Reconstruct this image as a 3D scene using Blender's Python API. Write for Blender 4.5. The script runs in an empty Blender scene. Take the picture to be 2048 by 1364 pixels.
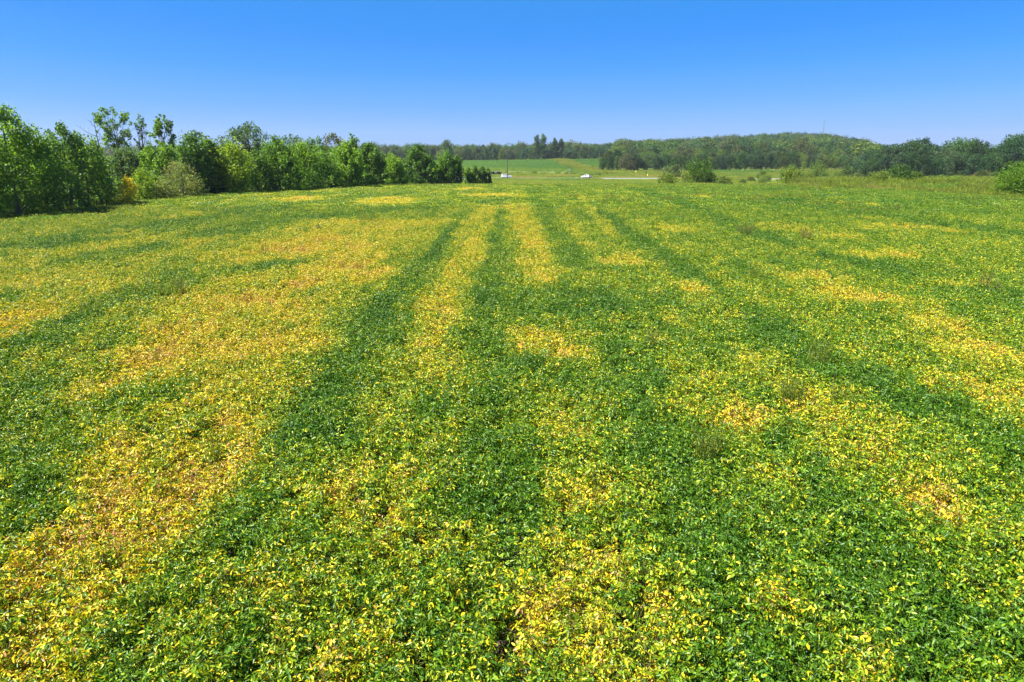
import bpy, math, random
import numpy as np
from mathutils import Vector

S = bpy.context.scene
COL = S.collection
R = math.radians
rng = np.random.default_rng(7)
random.seed(7)

# ---------------------------------------------------------------- camera
F_PX, CX, CY = 1365.0, 1024.0, 682.0
EYE, PITCH = 6.2, R(15.44)
cam = bpy.data.cameras.new('camera')
cam.sensor_width = 36.0
cam.lens = 36.0 * F_PX / 2048.0
cam.clip_start, cam.clip_end = 0.1, 20000
camo = bpy.data.objects.new('camera', cam)
camo.location = (0, 0, EYE)
camo.rotation_euler = (math.pi / 2 - PITCH, 0, 0)
COL.objects.link(camo)
S.camera = camo

# ---------------------------------------------------------------- light
SUN_EL, SUN_AZ = R(55), R(-106)          # azimuth from +Y, negative = to the left
SUN_STR, SKY_STR, EXPO = 5.0, 0.05, 1.60
W = bpy.data.worlds.new('World'); S.world = W; W.use_nodes = True
nt = W.node_tree; nt.nodes.clear()
sky = nt.nodes.new('ShaderNodeTexSky'); sky.sky_type = 'NISHITA'; sky.sun_disc = False
sky.sun_elevation = SUN_EL; sky.sun_rotation = SUN_AZ
sky.air_density = 1.0; sky.dust_density = 0.0; sky.ozone_density = 4.0; sky.altitude = 300
# one colour curve over the whole sky: deeper blue overhead, pale blue instead of cream at the horizon
sep = nt.nodes.new('ShaderNodeSeparateColor'); cmb = nt.nodes.new('ShaderNodeCombineColor')
nt.links.new(sky.outputs[0], sep.inputs[0])
SKY_CURVE = (((0, 0), (.2, .03), (.31, .048), (.42, .10), (.6, .20), (.85, .32), (1, .40)),
             ((0, 0), (.35, .26), (.51, .337), (.61, .40), (.77, .485), (.97, .57), (1, .59)),
             ((0, 0), (.4, .56), (.72, .98), (.85, 1.0), (.95, 1.0), (1, 1.0)))
for ch, pts in enumerate(SKY_CURVE):
    pw = nt.nodes.new('ShaderNodeMath'); pw.operation = 'MULTIPLY'; pw.inputs[1].default_value = .119
    cr = nt.nodes.new('ShaderNodeValToRGB'); cr.color_ramp.interpolation = 'CARDINAL'
    e = cr.color_ramp.elements
    while len(e) < len(pts): e.new(.5)
    for i, (p_, v_) in enumerate(pts): e[i].position = p_; e[i].color = (v_, v_, v_, 1)
    pm = nt.nodes.new('ShaderNodeMath'); pm.operation = 'MULTIPLY'; pm.inputs[1].default_value = 1 / (SKY_STR * 2 ** EXPO)
    nt.links.new(sep.outputs[ch], pw.inputs[0]); nt.links.new(pw.outputs[0], cr.inputs[0])
    nt.links.new(cr.outputs[0], pm.inputs[0]); nt.links.new(pm.outputs[0], cmb.inputs[ch])
bg = nt.nodes.new('ShaderNodeBackground'); bg.inputs['Strength'].default_value = SKY_STR
wo = nt.nodes.new('ShaderNodeOutputWorld')
nt.links.new(cmb.outputs[0], bg.inputs[0]); nt.links.new(bg.outputs[0], wo.inputs[0])
sl = bpy.data.lights.new('sun', 'SUN'); sl.energy = SUN_STR; sl.angle = R(0.5); sl.color = (1, 0.96, 0.88)
so = bpy.data.objects.new('sun', sl); COL.objects.link(so)
sd = Vector((math.sin(SUN_AZ) * math.cos(SUN_EL), math.cos(SUN_AZ) * math.cos(SUN_EL), math.sin(SUN_EL)))
so.rotation_euler = sd.to_track_quat('Z', 'Y').to_euler()
S.view_settings.view_transform = 'Standard'; S.view_settings.look = 'None'
S.view_settings.exposure = EXPO; S.view_settings.gamma = 1.0
S.view_settings.use_curve_mapping = False
S.cycles.max_bounces = 6; S.cycles.transparent_max_bounces = 4
S.cycles.diffuse_bounces = 3; S.cycles.glossy_bounces = 2; S.cycles.transmission_bounces = 3

# ---------------------------------------------------------------- terrain and survey helpers
PY = np.array([-400, 0, 90, 120, 160, 220, 300, 360, 450, 640, 700, 900, 6000.])
PZ = np.array([0, 0, 0, -.3, -1.4, -3.3, -5.3, -5.7, -4.6, -2.8, -3.5, -4.0, -4.0])
_ys = np.linspace(-400, 6000, 6401)
_zs = np.interp(_ys, PY, PZ)
_k = np.hanning(41); _k /= _k.sum()
_zs = np.convolve(np.pad(_zs, 20, mode='edge'), _k, mode='valid')

def ground_z(x, y):
    x = np.asarray(x, float); y = np.asarray(y, float)
    z = np.interp(y, _ys, _zs)
    cxh = .405 * np.maximum(y, 300); sx = np.where(x < cxh, 240.0, 118.0)
    z = z + 25.0 * np.exp(-((x - cxh) / sx) ** 2 * .9) * np.clip((y - 520) / 650, 0, 1) ** 1.15 * np.where(y > 1250, np.exp(-((y - 1250) / 500) ** 2), 1)
    z = z + 1.0 * np.clip((y - 560) / 500, 0, 1) * np.exp(-((x - 60) / 380) ** 2)
    z = z + .12 * np.sin(x * .045 + 1) * np.sin(y * .038) * np.clip(y / 60, 0, 1)
    return z

cP, sP = math.cos(PITCH), math.sin(PITCH)
def ray(px, py):
    a = (np.asarray(px, float) - CX) / F_PX; b = -(np.asarray(py, float) - CY) / F_PX
    return a, cP + b * sP, -sP + b * cP           # X, Y, Z direction
def at_depth(px, py, Y):
    a, dy, dz = ray(px, py); t = Y / dy
    return a * t, Y, EYE + dz * t
def at(px, py, h=0.8):
    """first point where the line of sight meets the ground raised by h"""
    a, dy, dz = ray(px, py)
    Y = np.geomspace(3, 3000, 6000)
    t = Y / dy
    X = a * t; Z = EYE + dz * t
    hit = np.nonzero(Z < ground_z(X, Y) + h)[0]
    i = hit[0] if len(hit) else len(Y) - 1
    return float(X[i]), float(Y[i])
def col_x(px, Y):      # X of a thing at depth Y seen in column px near the horizon
    return (px - CX) / F_PX * Y / (cP + sP * math.tan(PITCH)) 

# ---------------------------------------------------------------- materials
def new_mat(name):
    m = bpy.data.materials.new(name); m.use_nodes = True
    n = m.node_tree; n.nodes.clear()
    o = n.nodes.new('ShaderNodeOutputMaterial')
    return m, n, o
def N(n, t, **kw):
    x = n.nodes.new(t)
    for k, v in kw.items():
        if k in x.inputs.keys(): x.inputs[k].default_value = v
        else: setattr(x, k, v)
    return x
def L(n, a, b): n.links.new(a, b)
def math_node(n, op, a, b=None, clamp=False):
    m = n.nodes.new('ShaderNodeMath'); m.operation = op; m.use_clamp = clamp
    for i, v in enumerate((a, b)):
        if v is None: continue
        if isinstance(v, (int, float)): m.inputs[i].default_value = v
        else: n.links.new(v, m.inputs[i])
    return m.outputs[0]
def mixc(n, fac, a, b, mode='MIX'):
    m = n.nodes.new('ShaderNodeMix'); m.data_type = 'RGBA'; m.blend_type = mode
    for s, v in ((m.inputs[0], fac), (m.inputs[6], a), (m.inputs[7], b)):
        if isinstance(v, (int, float)): s.default_value = v
        elif isinstance(v, tuple): s.default_value = (*v, 1) if len(v) == 3 else v
        else: n.links.new(v, s)
    return m.outputs[2]
def ramp(n, fac, stops):
    r = n.nodes.new('ShaderNodeValToRGB'); e = r.color_ramp.elements
    while len(e) < len(stops): e.new(.5)
    for i, (p, c) in enumerate(stops):
        e[i].position = p; e[i].color = (*c, 1)
    L(n, fac, r.inputs[0]); return r.outputs[0]
def noise(n, scale, detail=4, rough=.6, coord='pos', dims=None):
    t = N(n, 'ShaderNodeTexNoise', Scale=scale, Detail=detail, Roughness=rough)
    if coord == 'pos':
        g = n.nodes.new('ShaderNodeNewGeometry'); src = g.outputs['Position']
    else:
        g = n.nodes.new('ShaderNodeTexCoord'); src = g.outputs['Object']
    if dims:
        mp = n.nodes.new('ShaderNodeMapping'); mp.inputs['Scale'].default_value = dims
        L(n, src, mp.inputs[0]); src = mp.outputs[0]
    L(n, src, t.inputs['Vector'])
    return t.outputs[0]
def leaf_surface(n, o, col, transl=.4, rough=.5, spec=.4, tgain=1.0):
    p = N(n, 'ShaderNodeBsdfPrincipled', Roughness=rough)
    p.inputs['Specular IOR Level'].default_value = spec
    L(n, col, p.inputs['Base Color'])
    tr = n.nodes.new('ShaderNodeBsdfTranslucent')
    tc = mixc(n, 1.0, col, (1.25 * tgain, 1.15 * tgain, .55 * tgain), 'MULTIPLY')
    L(n, tc, tr.inputs[0])
    mx = n.nodes.new('ShaderNodeMixShader'); mx.inputs[0].default_value = transl
    L(n, p.outputs[0], mx.inputs[1]); L(n, tr.outputs[0], mx.inputs[2])
    L(n, mx.outputs[0], o.inputs[0])
def attr(n, name, kind='GEOMETRY'):
    a = n.nodes.new('ShaderNodeAttribute'); a.attribute_name = name; a.attribute_type = kind
    return a
def simple(name, c, rough=.6, metal=0, noise_amt=0, scale=5, spec=.5):
    m, n, o = new_mat(name)
    p = N(n, 'ShaderNodeBsdfPrincipled', Roughness=rough, Metallic=metal)
    p.inputs['Specular IOR Level'].default_value = spec
    f = noise(n, scale, coord='obj')
    v = math_node(n, 'MULTIPLY_ADD', f, noise_amt); n.nodes[-1].inputs[2].default_value = 1 - noise_amt / 2
    cc = mixc(n, 1.0, c, v, 'MULTIPLY')
    L(n, cc, p.inputs['Base Color']); L(n, p.outputs[0], o.inputs[0])
    return m

# soybean leaves: each leaf has its own ripeness, drawn round the ripeness of its plant
m_soy, n, o = new_mat('soybean_leaf')
lr = attr(n, 'leafrand').outputs['Fac']; sdv = attr(n, 'seed', 'INSTANCER').outputs['Fac']
rip = attr(n, 'ripeness', 'INSTANCER').outputs['Fac']
r1 = math_node(n, 'FRACT', math_node(n, 'ADD', lr, sdv))
r2 = math_node(n, 'FRACT', math_node(n, 'MULTIPLY', math_node(n, 'ADD', lr, sdv), 7.31))
r3 = math_node(n, 'FRACT', math_node(n, 'MULTIPLY', math_node(n, 'ADD', lr, sdv), 3.77))
sp = math_node(n, 'MULTIPLY', math_node(n, 'SUBTRACT', r1, .5), .40)
sp = math_node(n, 'ADD', sp, math_node(n, 'MULTIPLY', math_node(n, 'GREATER_THAN', r3, .85), .36))
sp = math_node(n, 'SUBTRACT', sp, math_node(n, 'MULTIPLY', math_node(n, 'LESS_THAN', r3, .24), .42))
t = math_node(n, 'ADD', rip, sp, True)
SOY = [(0.0, (.045, .130, .006)), (.2, (.088, .20, .006)), (.38, (.175, .29, .008)), (.54, (.29, .38, .014)),
       (.70, (.66, .58, .018)), (.88, (.76, .54, .026)), (.95, (.60, .36, .055)), (1.0, (.45, .27, .09))]
c = ramp(n, t, SOY)
c = mixc(n, 1.0, c, ramp(n, r2, [(0, (.72, .76, .7)), (1, (1.25, 1.2, 1.3))]), 'MULTIPLY')
stem = attr(n, 'stem').outputs['Fac']
c2 = ramp(n, rip, [(.25, (.09, .2, .02)), (.65, (.30, .26, .05)), (.92, (.36, .22, .09))])
c = mixc(n, stem, c, c2)
leaf_surface(n, o, c, .32, .38, .36)

# general foliage of trees and shrubs: object colour x per-leaf variation
def foliage_mat(name, src):
    m, n, o = new_mat(name)
    if src == 'object':
        oc = n.nodes.new('ShaderNodeObjectInfo').outputs['Color']
    else:
        oc = attr(n, 'tint', 'INSTANCER').outputs['Color']
    v = attr(n, 'leafrand').outputs['Fac']
    cl = attr(n, 'clump').outputs['Fac']
    k = ramp(n, v, [(0, (.7, .78, .8)), (.5, (1, 1, 1)), (1, (1.3, 1.25, 1.05))])
    c = mixc(n, 1.0, oc, k, 'MULTIPLY')
    k = ramp(n, cl, [(0, (.75, .82, .9)), (.6, (1, 1, 1)), (1, (1.35, 1.2, .9))])
    c = mixc(n, 1.0, c, k, 'MULTIPLY')
    leaf_surface(n, o, c, .55, .5, .35, 1.2)
    return m
m_leaf = foliage_mat('tree_leaf', 'object')
m_leaf_i = foliage_mat('meadow_leaf', 'instancer')
m_bark = simple('bark', (.14, .11, .085), .9, 0, .6, 3, .2)
m_bark_pale = simple('pale_dead_wood', (.42, .39, .34), .85, 0, .4, 3, .2)

m_soil, n, o = new_mat('field_soil')
f = noise(n, .9, 8, .65); f2 = noise(n, 25, 4, .6)
c = ramp(n, f, [(.3, (.035, .024, .014)), (.7, (.085, .06, .036))])
c = mixc(n, .5, c, ramp(n, f2, [(.3, (.03, .02, .012)), (.7, (.11, .08, .05))]))
p = N(n, 'ShaderNodeBsdfPrincipled', Roughness=.95); L(n, c, p.inputs['Base Color'])
b = N(n, 'ShaderNodeBump', Strength=.6, Distance=.05); L(n, f2, b.inputs['Height']); L(n, b.outputs[0], p.inputs['Normal'])
L(n, p.outputs[0], o.inputs[0])

m_grass, n, o = new_mat('grassland_ground')
f = noise(n, .02, 6, .6); f2 = noise(n, .6, 5, .7)
c = ramp(n, f, [(.35, (.085, .15, .02)), (.5, (.12, .16, .025)), (.66, (.17, .18, .035))])
c = mixc(n, .6, c, ramp(n, f2, [(.3, (.05, .09, .015)), (.7, (.17, .2, .04))]))
p = N(n, 'ShaderNodeBsdfPrincipled', Roughness=.95); p.inputs['Specular IOR Level'].default_value = .1
L(n, c, p.inputs['Base Color'])
b = N(n, 'ShaderNodeBump', Strength=.8, Distance=.4); L(n, f2, b.inputs['Height']); L(n, b.outputs[0], p.inputs['Normal'])
L(n, p.outputs[0], o.inputs[0])

def crop_mat(name, ca, cb, rows_scale, cc=None):
    m, n, o = new_mat(name)
    f = noise(n, .012, 5, .55, dims=(1, .5, 1)); f2 = noise(n, 1.3, 5, .7)
    c = ramp(n, f, [(.35, ca), (.65, cb)])
    c = mixc(n, .35, c, ramp(n, f2, [(.3, tuple(v * .5 for v in ca)), (.7, tuple(v * 1.5 for v in cb))]))
    if cc:
        f3 = noise(n, .03, 4, .6, dims=(.4, 1, 1))
        k = ramp(n, f3, [(.52, (0, 0, 0)), (.62, (1, 1, 1))])
        c = mixc(n, k, c, cc)
    p = N(n, 'ShaderNodeBsdfPrincipled', Roughness=.8); p.inputs['Specular IOR Level'].default_value = .2
    L(n, c, p.inputs['Base Color'])
    b = N(n, 'ShaderNodeBump', Strength=.7, Distance=.4); L(n, f2, b.inputs['Height']); L(n, b.outputs[0], p.inputs['Normal'])
    L(n, p.outputs[0], o.inputs[0]); return m
m_farsoy = crop_mat('far_crop_leaf', (.038, .078, .014), (.062, .105, .018), 1)
m_farpale = crop_mat('far_pale_crop', (.065, .10, .014), (.105, .135, .02), 1)

m_asph, n, o = new_mat('road_asphalt')
f = noise(n, 1.5, 6, .6)
c = ramp(n, f, [(.3, (.13, .128, .13)), (.7, (.18, .178, .18))])
p = N(n, 'ShaderNodeBsdfPrincipled', Roughness=.85); L(n, c, p.inputs['Base Color']); L(n, p.outputs[0], o.inputs[0])
m_gravel, n, o = new_mat('gravel_shoulder')
f = noise(n, 4, 6, .7)
c = ramp(n, f, [(.3, (.15, .14, .11)), (.7, (.24, .22, .18))])
p = N(n, 'ShaderNodeBsdfPrincipled', Roughness=.95); L(n, c, p.inputs['Base Color']); L(n, p.outputs[0], o.inputs[0])
m_white_line = simple('road_paint_white', (.75, .75, .73), .7, 0, .2, 2)
m_yellow_line = simple('road_paint_yellow', (.7, .45, .04), .7, 0, .2, 2)
m_carwhite = simple('white_car_paint', (.5, .52, .55), .3, 0, .03, 1)
m_glass = simple('dark_car_glass', (.006, .008, .01), .25, 0, .05, 1, .3)
m_rubber = simple('tyre_rubber', (.02, .02, .02), .8, 0, .2, 8)
m_rim = simple('wheel_metal', (.45, .46, .47), .35, .9, .1, 4)
m_dark = simple('dark_trim', (.03, .03, .035), .6, 0, .2, 4)
m_lamp = simple('headlamp_lens', (.8, .82, .85), .1, 0, .05, 4)
m_tail = simple('tail_lamp_lens', (.4, .02, .02), .2, 0, .05, 4)
m_pole = simple('pole_wood', (.09, .065, .05), .9, 0, .5, 2)
m_steel = simple('galvanised_steel', (.35, .37, .4), .5, .6, .2, 2)
m_mast = simple('mast_steel', (.22, .25, .3), .6, .3, .2, 2)
m_signblue = simple('sign_back_grey', (.12, .16, .22), .6, .2, .1, 2)
m_signyel = simple('yellow_marker', (.75, .6, .05), .5, 0, .1, 2)
m_tarp = simple('dark_tarpaulin', (.02, .025, .03), .7, 0, .3, 2)
m_bird = simple('bird_feather', (.05, .05, .055), .8, 0, .3, 6)
m_insul = simple('insulator_porcelain', (.3, .2, .15), .3, 0, .1, 6)

# ---------------------------------------------------------------- mesh helpers
class MB:
    def __init__(s): s.v = []; s.f = []; s.n = 0; s.fa = {}; s.mi = []
    def add(s, v, f, mi=0, **fa):
        v = np.asarray(v, float); f = np.asarray(f, int)
        s.v.append(v); s.f.append(f + s.n); s.n += len(v); s.mi.append(np.full(len(f), mi))
        for k in ('leafrand', 'clump', 'stem'):
            a = fa.get(k, 0.0)
            s.fa.setdefault(k, []).append(np.broadcast_to(np.asarray(a, float), (len(f),)))
    def mesh(s, name, mats, attrs=True, smooth=False):
        me = bpy.data.meshes.new(name)
        V = np.concatenate(s.v); 
        loops = np.concatenate([f.ravel() for f in s.f]).astype(np.int32)
        tot = np.concatenate([np.full(len(f), f.shape[1]) for f in s.f]).astype(np.int32)
        st = np.concatenate([[0], np.cumsum(tot)[:-1]]).astype(np.int32)
        me.vertices.add(len(V)); me.vertices.foreach_set('co', V.astype(np.float32).ravel())
        me.loops.add(len(loops)); me.loops.foreach_set('vertex_index', loops)
        me.polygons.add(len(tot)); me.polygons.foreach_set('loop_start', st); me.polygons.foreach_set('loop_total', tot)
        me.polygons.foreach_set('material_index', np.concatenate(s.mi).astype(np.int32))
        if smooth: me.polygons.foreach_set('use_smooth', np.ones(len(tot), bool))
        if attrs:
            for k, a in s.fa.items():
                at_ = me.attributes.new(k, 'FLOAT', 'FACE')
                at_.data.foreach_set('value', np.concatenate(a).astype(np.float32))
        for m in (mats if isinstance(mats, (list, tuple)) else [mats]): me.materials.append(m)
        me.update(calc_edges=True); me.validate()
        return me
def link(name, me, parent=None, loc=None):
    o = bpy.data.objects.new(name, me); COL.objects.link(o)
    if parent is not None: o.parent = parent
    if loc is not None: o.location = loc
    return o
def tag(o, label=None, cat=None, group=None, kind=None):
    if label: o['label'] = label
    if cat: o['category'] = cat
    if group: o['group'] = group
    if kind: o['kind'] = kind
    return o
def norm(v): return v / np.maximum(np.linalg.norm(v, axis=-1, keepdims=True), 1e-9)

def leaflets(mb, base, u, nrm, ln, wd, fold=.25, rand=None, clump=0., mi=0):
    """ovate leaves folded along the midrib: base point, axis u, normal, length, width"""
    k = len(base); u = norm(u); s = norm(np.cross(u, nrm)); nn = np.cross(s, u)
    ln = ln[:, None]; wd = wd[:, None]
    up = nn * wd * fold
    P = np.stack([base, base + u * ln * .28 + s * wd * .5 + up, base + u * ln * .68 + s * wd * .36 + up * .7,
                  base + u * ln - nn * ln * .12,
                  base + u * ln * .68 - s * wd * .36 + up * .7, base + u * ln * .28 - s * wd * .5 + up], 1)
    idx = np.arange(k)[:, None] * 6
    f = np.concatenate([idx + np.array([[0, 3, 2, 1]]), idx + np.array([[0, 5, 4, 3]])], 0)
    rr = rng.random(k) if rand is None else rand
    cl = np.broadcast_to(clump, (k,))
    mb.add(P.reshape(-1, 3), f, mi, leafrand=np.concatenate([rr, rr]), clump=np.concatenate([cl, cl]))
def quads(mb, c, u, nrm, ln, wd, rand, clump, mi=0):
    u = norm(u); s = norm(np.cross(u, nrm)); ln = ln[:, None]; wd = wd[:, None]
    nn = np.cross(s, u)
    P = np.stack([c - u * ln * .5, c + s * wd * .5 + nn * wd * .12, c + u * ln * .5, c - s * wd * .5 + nn * wd * .12], 1)
    f = np.arange(len(c))[:, None] * 4 + np.array([[0, 1, 2, 3]])
    mb.add(P.reshape(-1, 3), f, mi, leafrand=rand, clump=clump)
def tube(mb, pts, rad, sides=5, mi=0, stem=1., cap=True):
    pts = np.asarray(pts, float); rad = np.broadcast_to(rad, (len(pts),)); n_ = len(pts)
    d = np.gradient(pts, axis=0); d = norm(d)
    ref = np.array([0, 0, 1.]) if abs(d[0, 2]) < .9 else np.array([1., 0, 0])
    a = norm(np.cross(d, ref)); b = np.cross(d, a)
    th = np.linspace(0, 2 * np.pi, sides, endpoint=False)
    V = pts[:, None] + (a[:, None] * np.cos(th)[None, :, None] + b[:, None] * np.sin(th)[None, :, None]) * rad[:, None, None]
    i, j = np.meshgrid(np.arange(n_ - 1), np.arange(sides), indexing='ij')
    j2 = (j + 1) % sides
    f = np.stack([i * sides + j, i * sides + j2, (i + 1) * sides + j2, (i + 1) * sides + j], -1).reshape(-1, 4)
    mb.add(V.reshape(-1, 3), f, mi, stem=stem)
def box(mb, c, s, mi=0, rz=0.):
    v = np.array([[x, y, z] for x in (-.5, .5) for y in (-.5, .5) for z in (-.5, .5)]) * np.array(s)
    if rz: 
        q = np.array([[math.cos(rz), -math.sin(rz), 0], [math.sin(rz), math.cos(rz), 0], [0, 0, 1]]); v = v @ q.T
    v = v + np.array(c)
    f = [[0, 1, 3, 2], [4, 6, 7, 5], [0, 4, 5, 1], [2, 3, 7, 6], [0, 2, 6, 4], [1, 5, 7, 3]]
    mb.add(v, f, mi)
def box_mesh(name, c, s, m, rz=0.):
    b_ = MB(); box(b_, c, s, 0, rz); return b_.mesh(name, m, False)

# ---------------------------------------------------------------- scatter (ground cover only)
def collection_of(name, meshes):
    c = bpy.data.collections.new(name)
    for i, me in enumerate(meshes):
        ob = bpy.data.objects.new('%s.%03d' % (name, i), me); c.objects.link(ob)
    return c
def scatter(name, pts, rot, scl, idx, coll, fattrs, vattrs={}):
    me = bpy.data.meshes.new(name); k = len(pts)
    me.vertices.add(k); me.vertices.foreach_set('co', pts.astype(np.float32).ravel())
    def put(nm, typ, key, arr):
        a = me.attributes.new(nm, typ, 'POINT'); a.data.foreach_set(key, arr)
    put('rot', 'FLOAT_VECTOR', 'vector', rot.astype(np.float32).ravel())
    put('scl', 'FLOAT_VECTOR', 'vector', scl.astype(np.float32).ravel())
    put('idx', 'INT', 'value', idx.astype(np.int32))
    for kx, v in fattrs.items(): put(kx, 'FLOAT', 'value', v.astype(np.float32))
    for kx, v in vattrs.items(): put(kx, 'FLOAT_VECTOR', 'vector', v.astype(np.float32).ravel())
    ob = link(name, me)
    g = bpy.data.node_groups.new(name, 'GeometryNodeTree')
    g.interface.new_socket('Geometry', in_out='INPUT', socket_type='NodeSocketGeometry')
    g.interface.new_socket('Geometry', in_out='OUTPUT', socket_type='NodeSocketGeometry')
    gi = g.nodes.new('NodeGroupInput'); go = g.nodes.new('NodeGroupOutput')
    ip = g.nodes.new('GeometryNodeInstanceOnPoints')
    ci = g.nodes.new('GeometryNodeCollectionInfo'); ci.inputs['Collection'].default_value = coll
    ci.inputs['Separate Children'].default_value = True; ci.inputs['Reset Children'].default_value = True
    def na(nm, ty):
        x = g.nodes.new('GeometryNodeInputNamedAttribute'); x.data_type = ty; x.inputs['Name'].default_value = nm
        return x.outputs[0]
    g.links.new(gi.outputs[0], ip.inputs['Points']); g.links.new(ci.outputs[0], ip.inputs['Instance'])
    ip.inputs['Pick Instance'].default_value = True
    g.links.new(na('idx', 'INT'), ip.inputs['Instance Index'])
    g.links.new(na('rot', 'FLOAT_VECTOR'), ip.inputs['Rotation'])
    g.links.new(na('scl', 'FLOAT_VECTOR'), ip.inputs['Scale'])
    g.links.new(ip.outputs[0], go.inputs[0])
    md = ob.modifiers.new('scatter', 'NODES'); md.node_group = g
    return ob

# ---------------------------------------------------------------- field outline
EDGE_PX = [(-900, 440, 30), (-350, 440, 46), (0, 435, 60), (240, 408, 77), (480, 385, 98), (730, 365, 132), (980, 360, 150), (1200, 360, 152), (1400, 368, 146), (1700, 377, 114), (2048, 400, 86), (2500, 420, 70)]
EDGE = [(col_x(p, Y), Y) for p, _, Y in EDGE_PX]
def in_field(x, y, grow=0.):
    """inside the near soybean field (nearer than its far outline)"""
    ex = np.array([e[0] for e in EDGE]); ey = np.array([e[1] for e in EDGE])
    az = x / np.maximum(y, .5)
    eaz = ex / ey
    return y < np.interp(az, eaz, ey) + grow

# value noise
_tab = np.random.default_rng(3).random((256, 256))
def vnoise(x, y, s, o=0):
    x = x / s + 37.7 + o; y = y / s + 11.3 + o * 2.1
    xi = np.floor(x).astype(int); yi = np.floor(y).astype(int)
    fx = x - xi; fy = y - yi; fx = fx * fx * (3 - 2 * fx); fy = fy * fy * (3 - 2 * fy)
    g = lambda a, b: _tab[a % 256, b % 256]
    return (g(xi, yi) * (1 - fx) + g(xi + 1, yi) * fx) * (1 - fy) + (g(xi, yi + 1) * (1 - fx) + g(xi + 1, yi + 1) * fx) * fy
def fbm(x, y, s, o=0):
    return (vnoise(x, y, s, o) + .5 * vnoise(x, y, s / 2.1, o + 5) + .25 * vnoise(x, y, s / 4.3, o + 9)) / 1.75

# ripeness survey of the field: strips along the rows and patches, measured on the photograph, placed on the ground
STRIPS = [  # (value, strength, [(px, py, halfwidth_px), ...])
    (.66, 1, [(760, 440, 130), (620, 500, 200), (560, 560, 190), (470, 640, 190), (400, 720, 200), (340, 830, 200), (290, 950, 170), (190, 1060, 170), (90, 1180, 150), (20, 1364, 170)]),
    (.55, .9, [(330, 470, 150), (150, 520, 200), (0, 570, 200)]),
    (.60, .9, [(250, 560, 130), (100, 620, 160), (-60, 700, 200)]),
    (.12, 1, [(830, 386, 30), (700, 395, 40), (560, 410, 50), (420, 434, 60), (250, 460, 80), (0, 500, 100)]),
    (.38, .8, [(740, 376, 40), (500, 392, 60), (300, 420, 80), (0, 470, 120)]),
    (.12, .9, [(850, 410, 30), (720, 425, 40), (560, 440, 50), (420, 470, 50), (300, 490, 50), (160, 520, 60)]),
    (.12, .8, [(580, 522, 50), (430, 545, 60), (300, 572, 60), (180, 615, 55), (70, 690, 60)]),
    (.18, .8, [(330, 760, 60), (230, 800, 90), (110, 850, 110), (0, 930, 120), (-60, 1000, 120)]),
    (.04, .95, [(1005, 378, 6), (960, 410, 7), (905, 455, 11), (855, 510, 15), (797, 570, 21), (745, 640, 28), (700, 710, 38), (650, 790, 46), (605, 850, 40), (565, 920, 30)]),
    (.30, .9, [(640, 880, 70), (560, 980, 110), (470, 1090, 120), (400, 1220, 150), (360, 1364, 170)]),
    (.42, .8, [(760, 800, 60), (700, 950, 90), (640, 1090, 100), (560, 1230, 110), (500, 1364, 130)]),
    (.66, .9, [(975, 412, 28), (955, 450, 32), (925, 510, 36), (895, 570, 40), (870, 640, 40), (850, 730, 40)]),
    (.70, .95, [(1030, 410, 22), (1050, 450, 30), (1070, 510, 35), (1085, 560, 38)]),
    (.12, .85, [(1000, 395, 5), (997, 440, 7), (990, 490, 14), (980, 560, 26), (985, 640, 45), (1000, 720, 55)]),
    (.10, .9, [(1062, 378, 14), (1085, 410, 16), (1110, 450, 20), (1150, 520, 25)]),
    (.15, .75, [(1010, 760, 50), (1000, 850, 60), (985, 950, 70), (960, 1060, 85), (930, 1200, 95), (890, 1364, 120)]),
    (.02, 1, [(1110, 367, 7), (1160, 400, 13), (1228, 440, 18), (1290, 485, 24), (1370, 535, 32), (1440, 580, 40), (1520, 635, 48), (1610, 690, 55), (1710, 745, 62), (1850, 805, 75), (2048, 885, 95)]),
    (.60, .9, [(1150, 385, 6), (1190, 425, 9), (1230, 468, 13)]),
    (.55, .8, [(1128, 410, 8), (1150, 450, 11), (1180, 490, 14)]),
    (.05, .95, [(1270, 378, 14), (1360, 405, 22), (1440, 440, 30), (1530, 470, 35), (1650, 505, 40), (1800, 540, 50), (2048, 590, 70)]),
    (.06, .9, [(1560, 395, 40), (1680, 420, 50), (1850, 440, 60), (2048, 470, 80)]),
    (.12, .85, [(1240, 690, 40), (1290, 790, 50), (1370, 930, 60), (1440, 1070, 70), (1520, 1230, 80), (1600, 1364, 90)]),
    (.50, .8, [(1480, 700, 45), (1580, 770, 60), (1700, 850, 70), (1820, 940, 80), (1960, 1050, 90)]),
    (.10, .8, [(1560, 870, 35), (1660, 960, 45), (1800, 1090, 50), (1950, 1230, 60)]),
    (.45, .8, [(1120, 800, 45), (1130, 900, 55), (1150, 1000, 60)]),
    (.56, .9, [(1130, 1060, 50), (1150, 1160, 75), (1190, 1260, 90), (1230, 1364, 100)]),
    (.15, .8, [(1700, 1050, 50), (1760, 1150, 70), (1860, 1290, 80)]),
]
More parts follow.
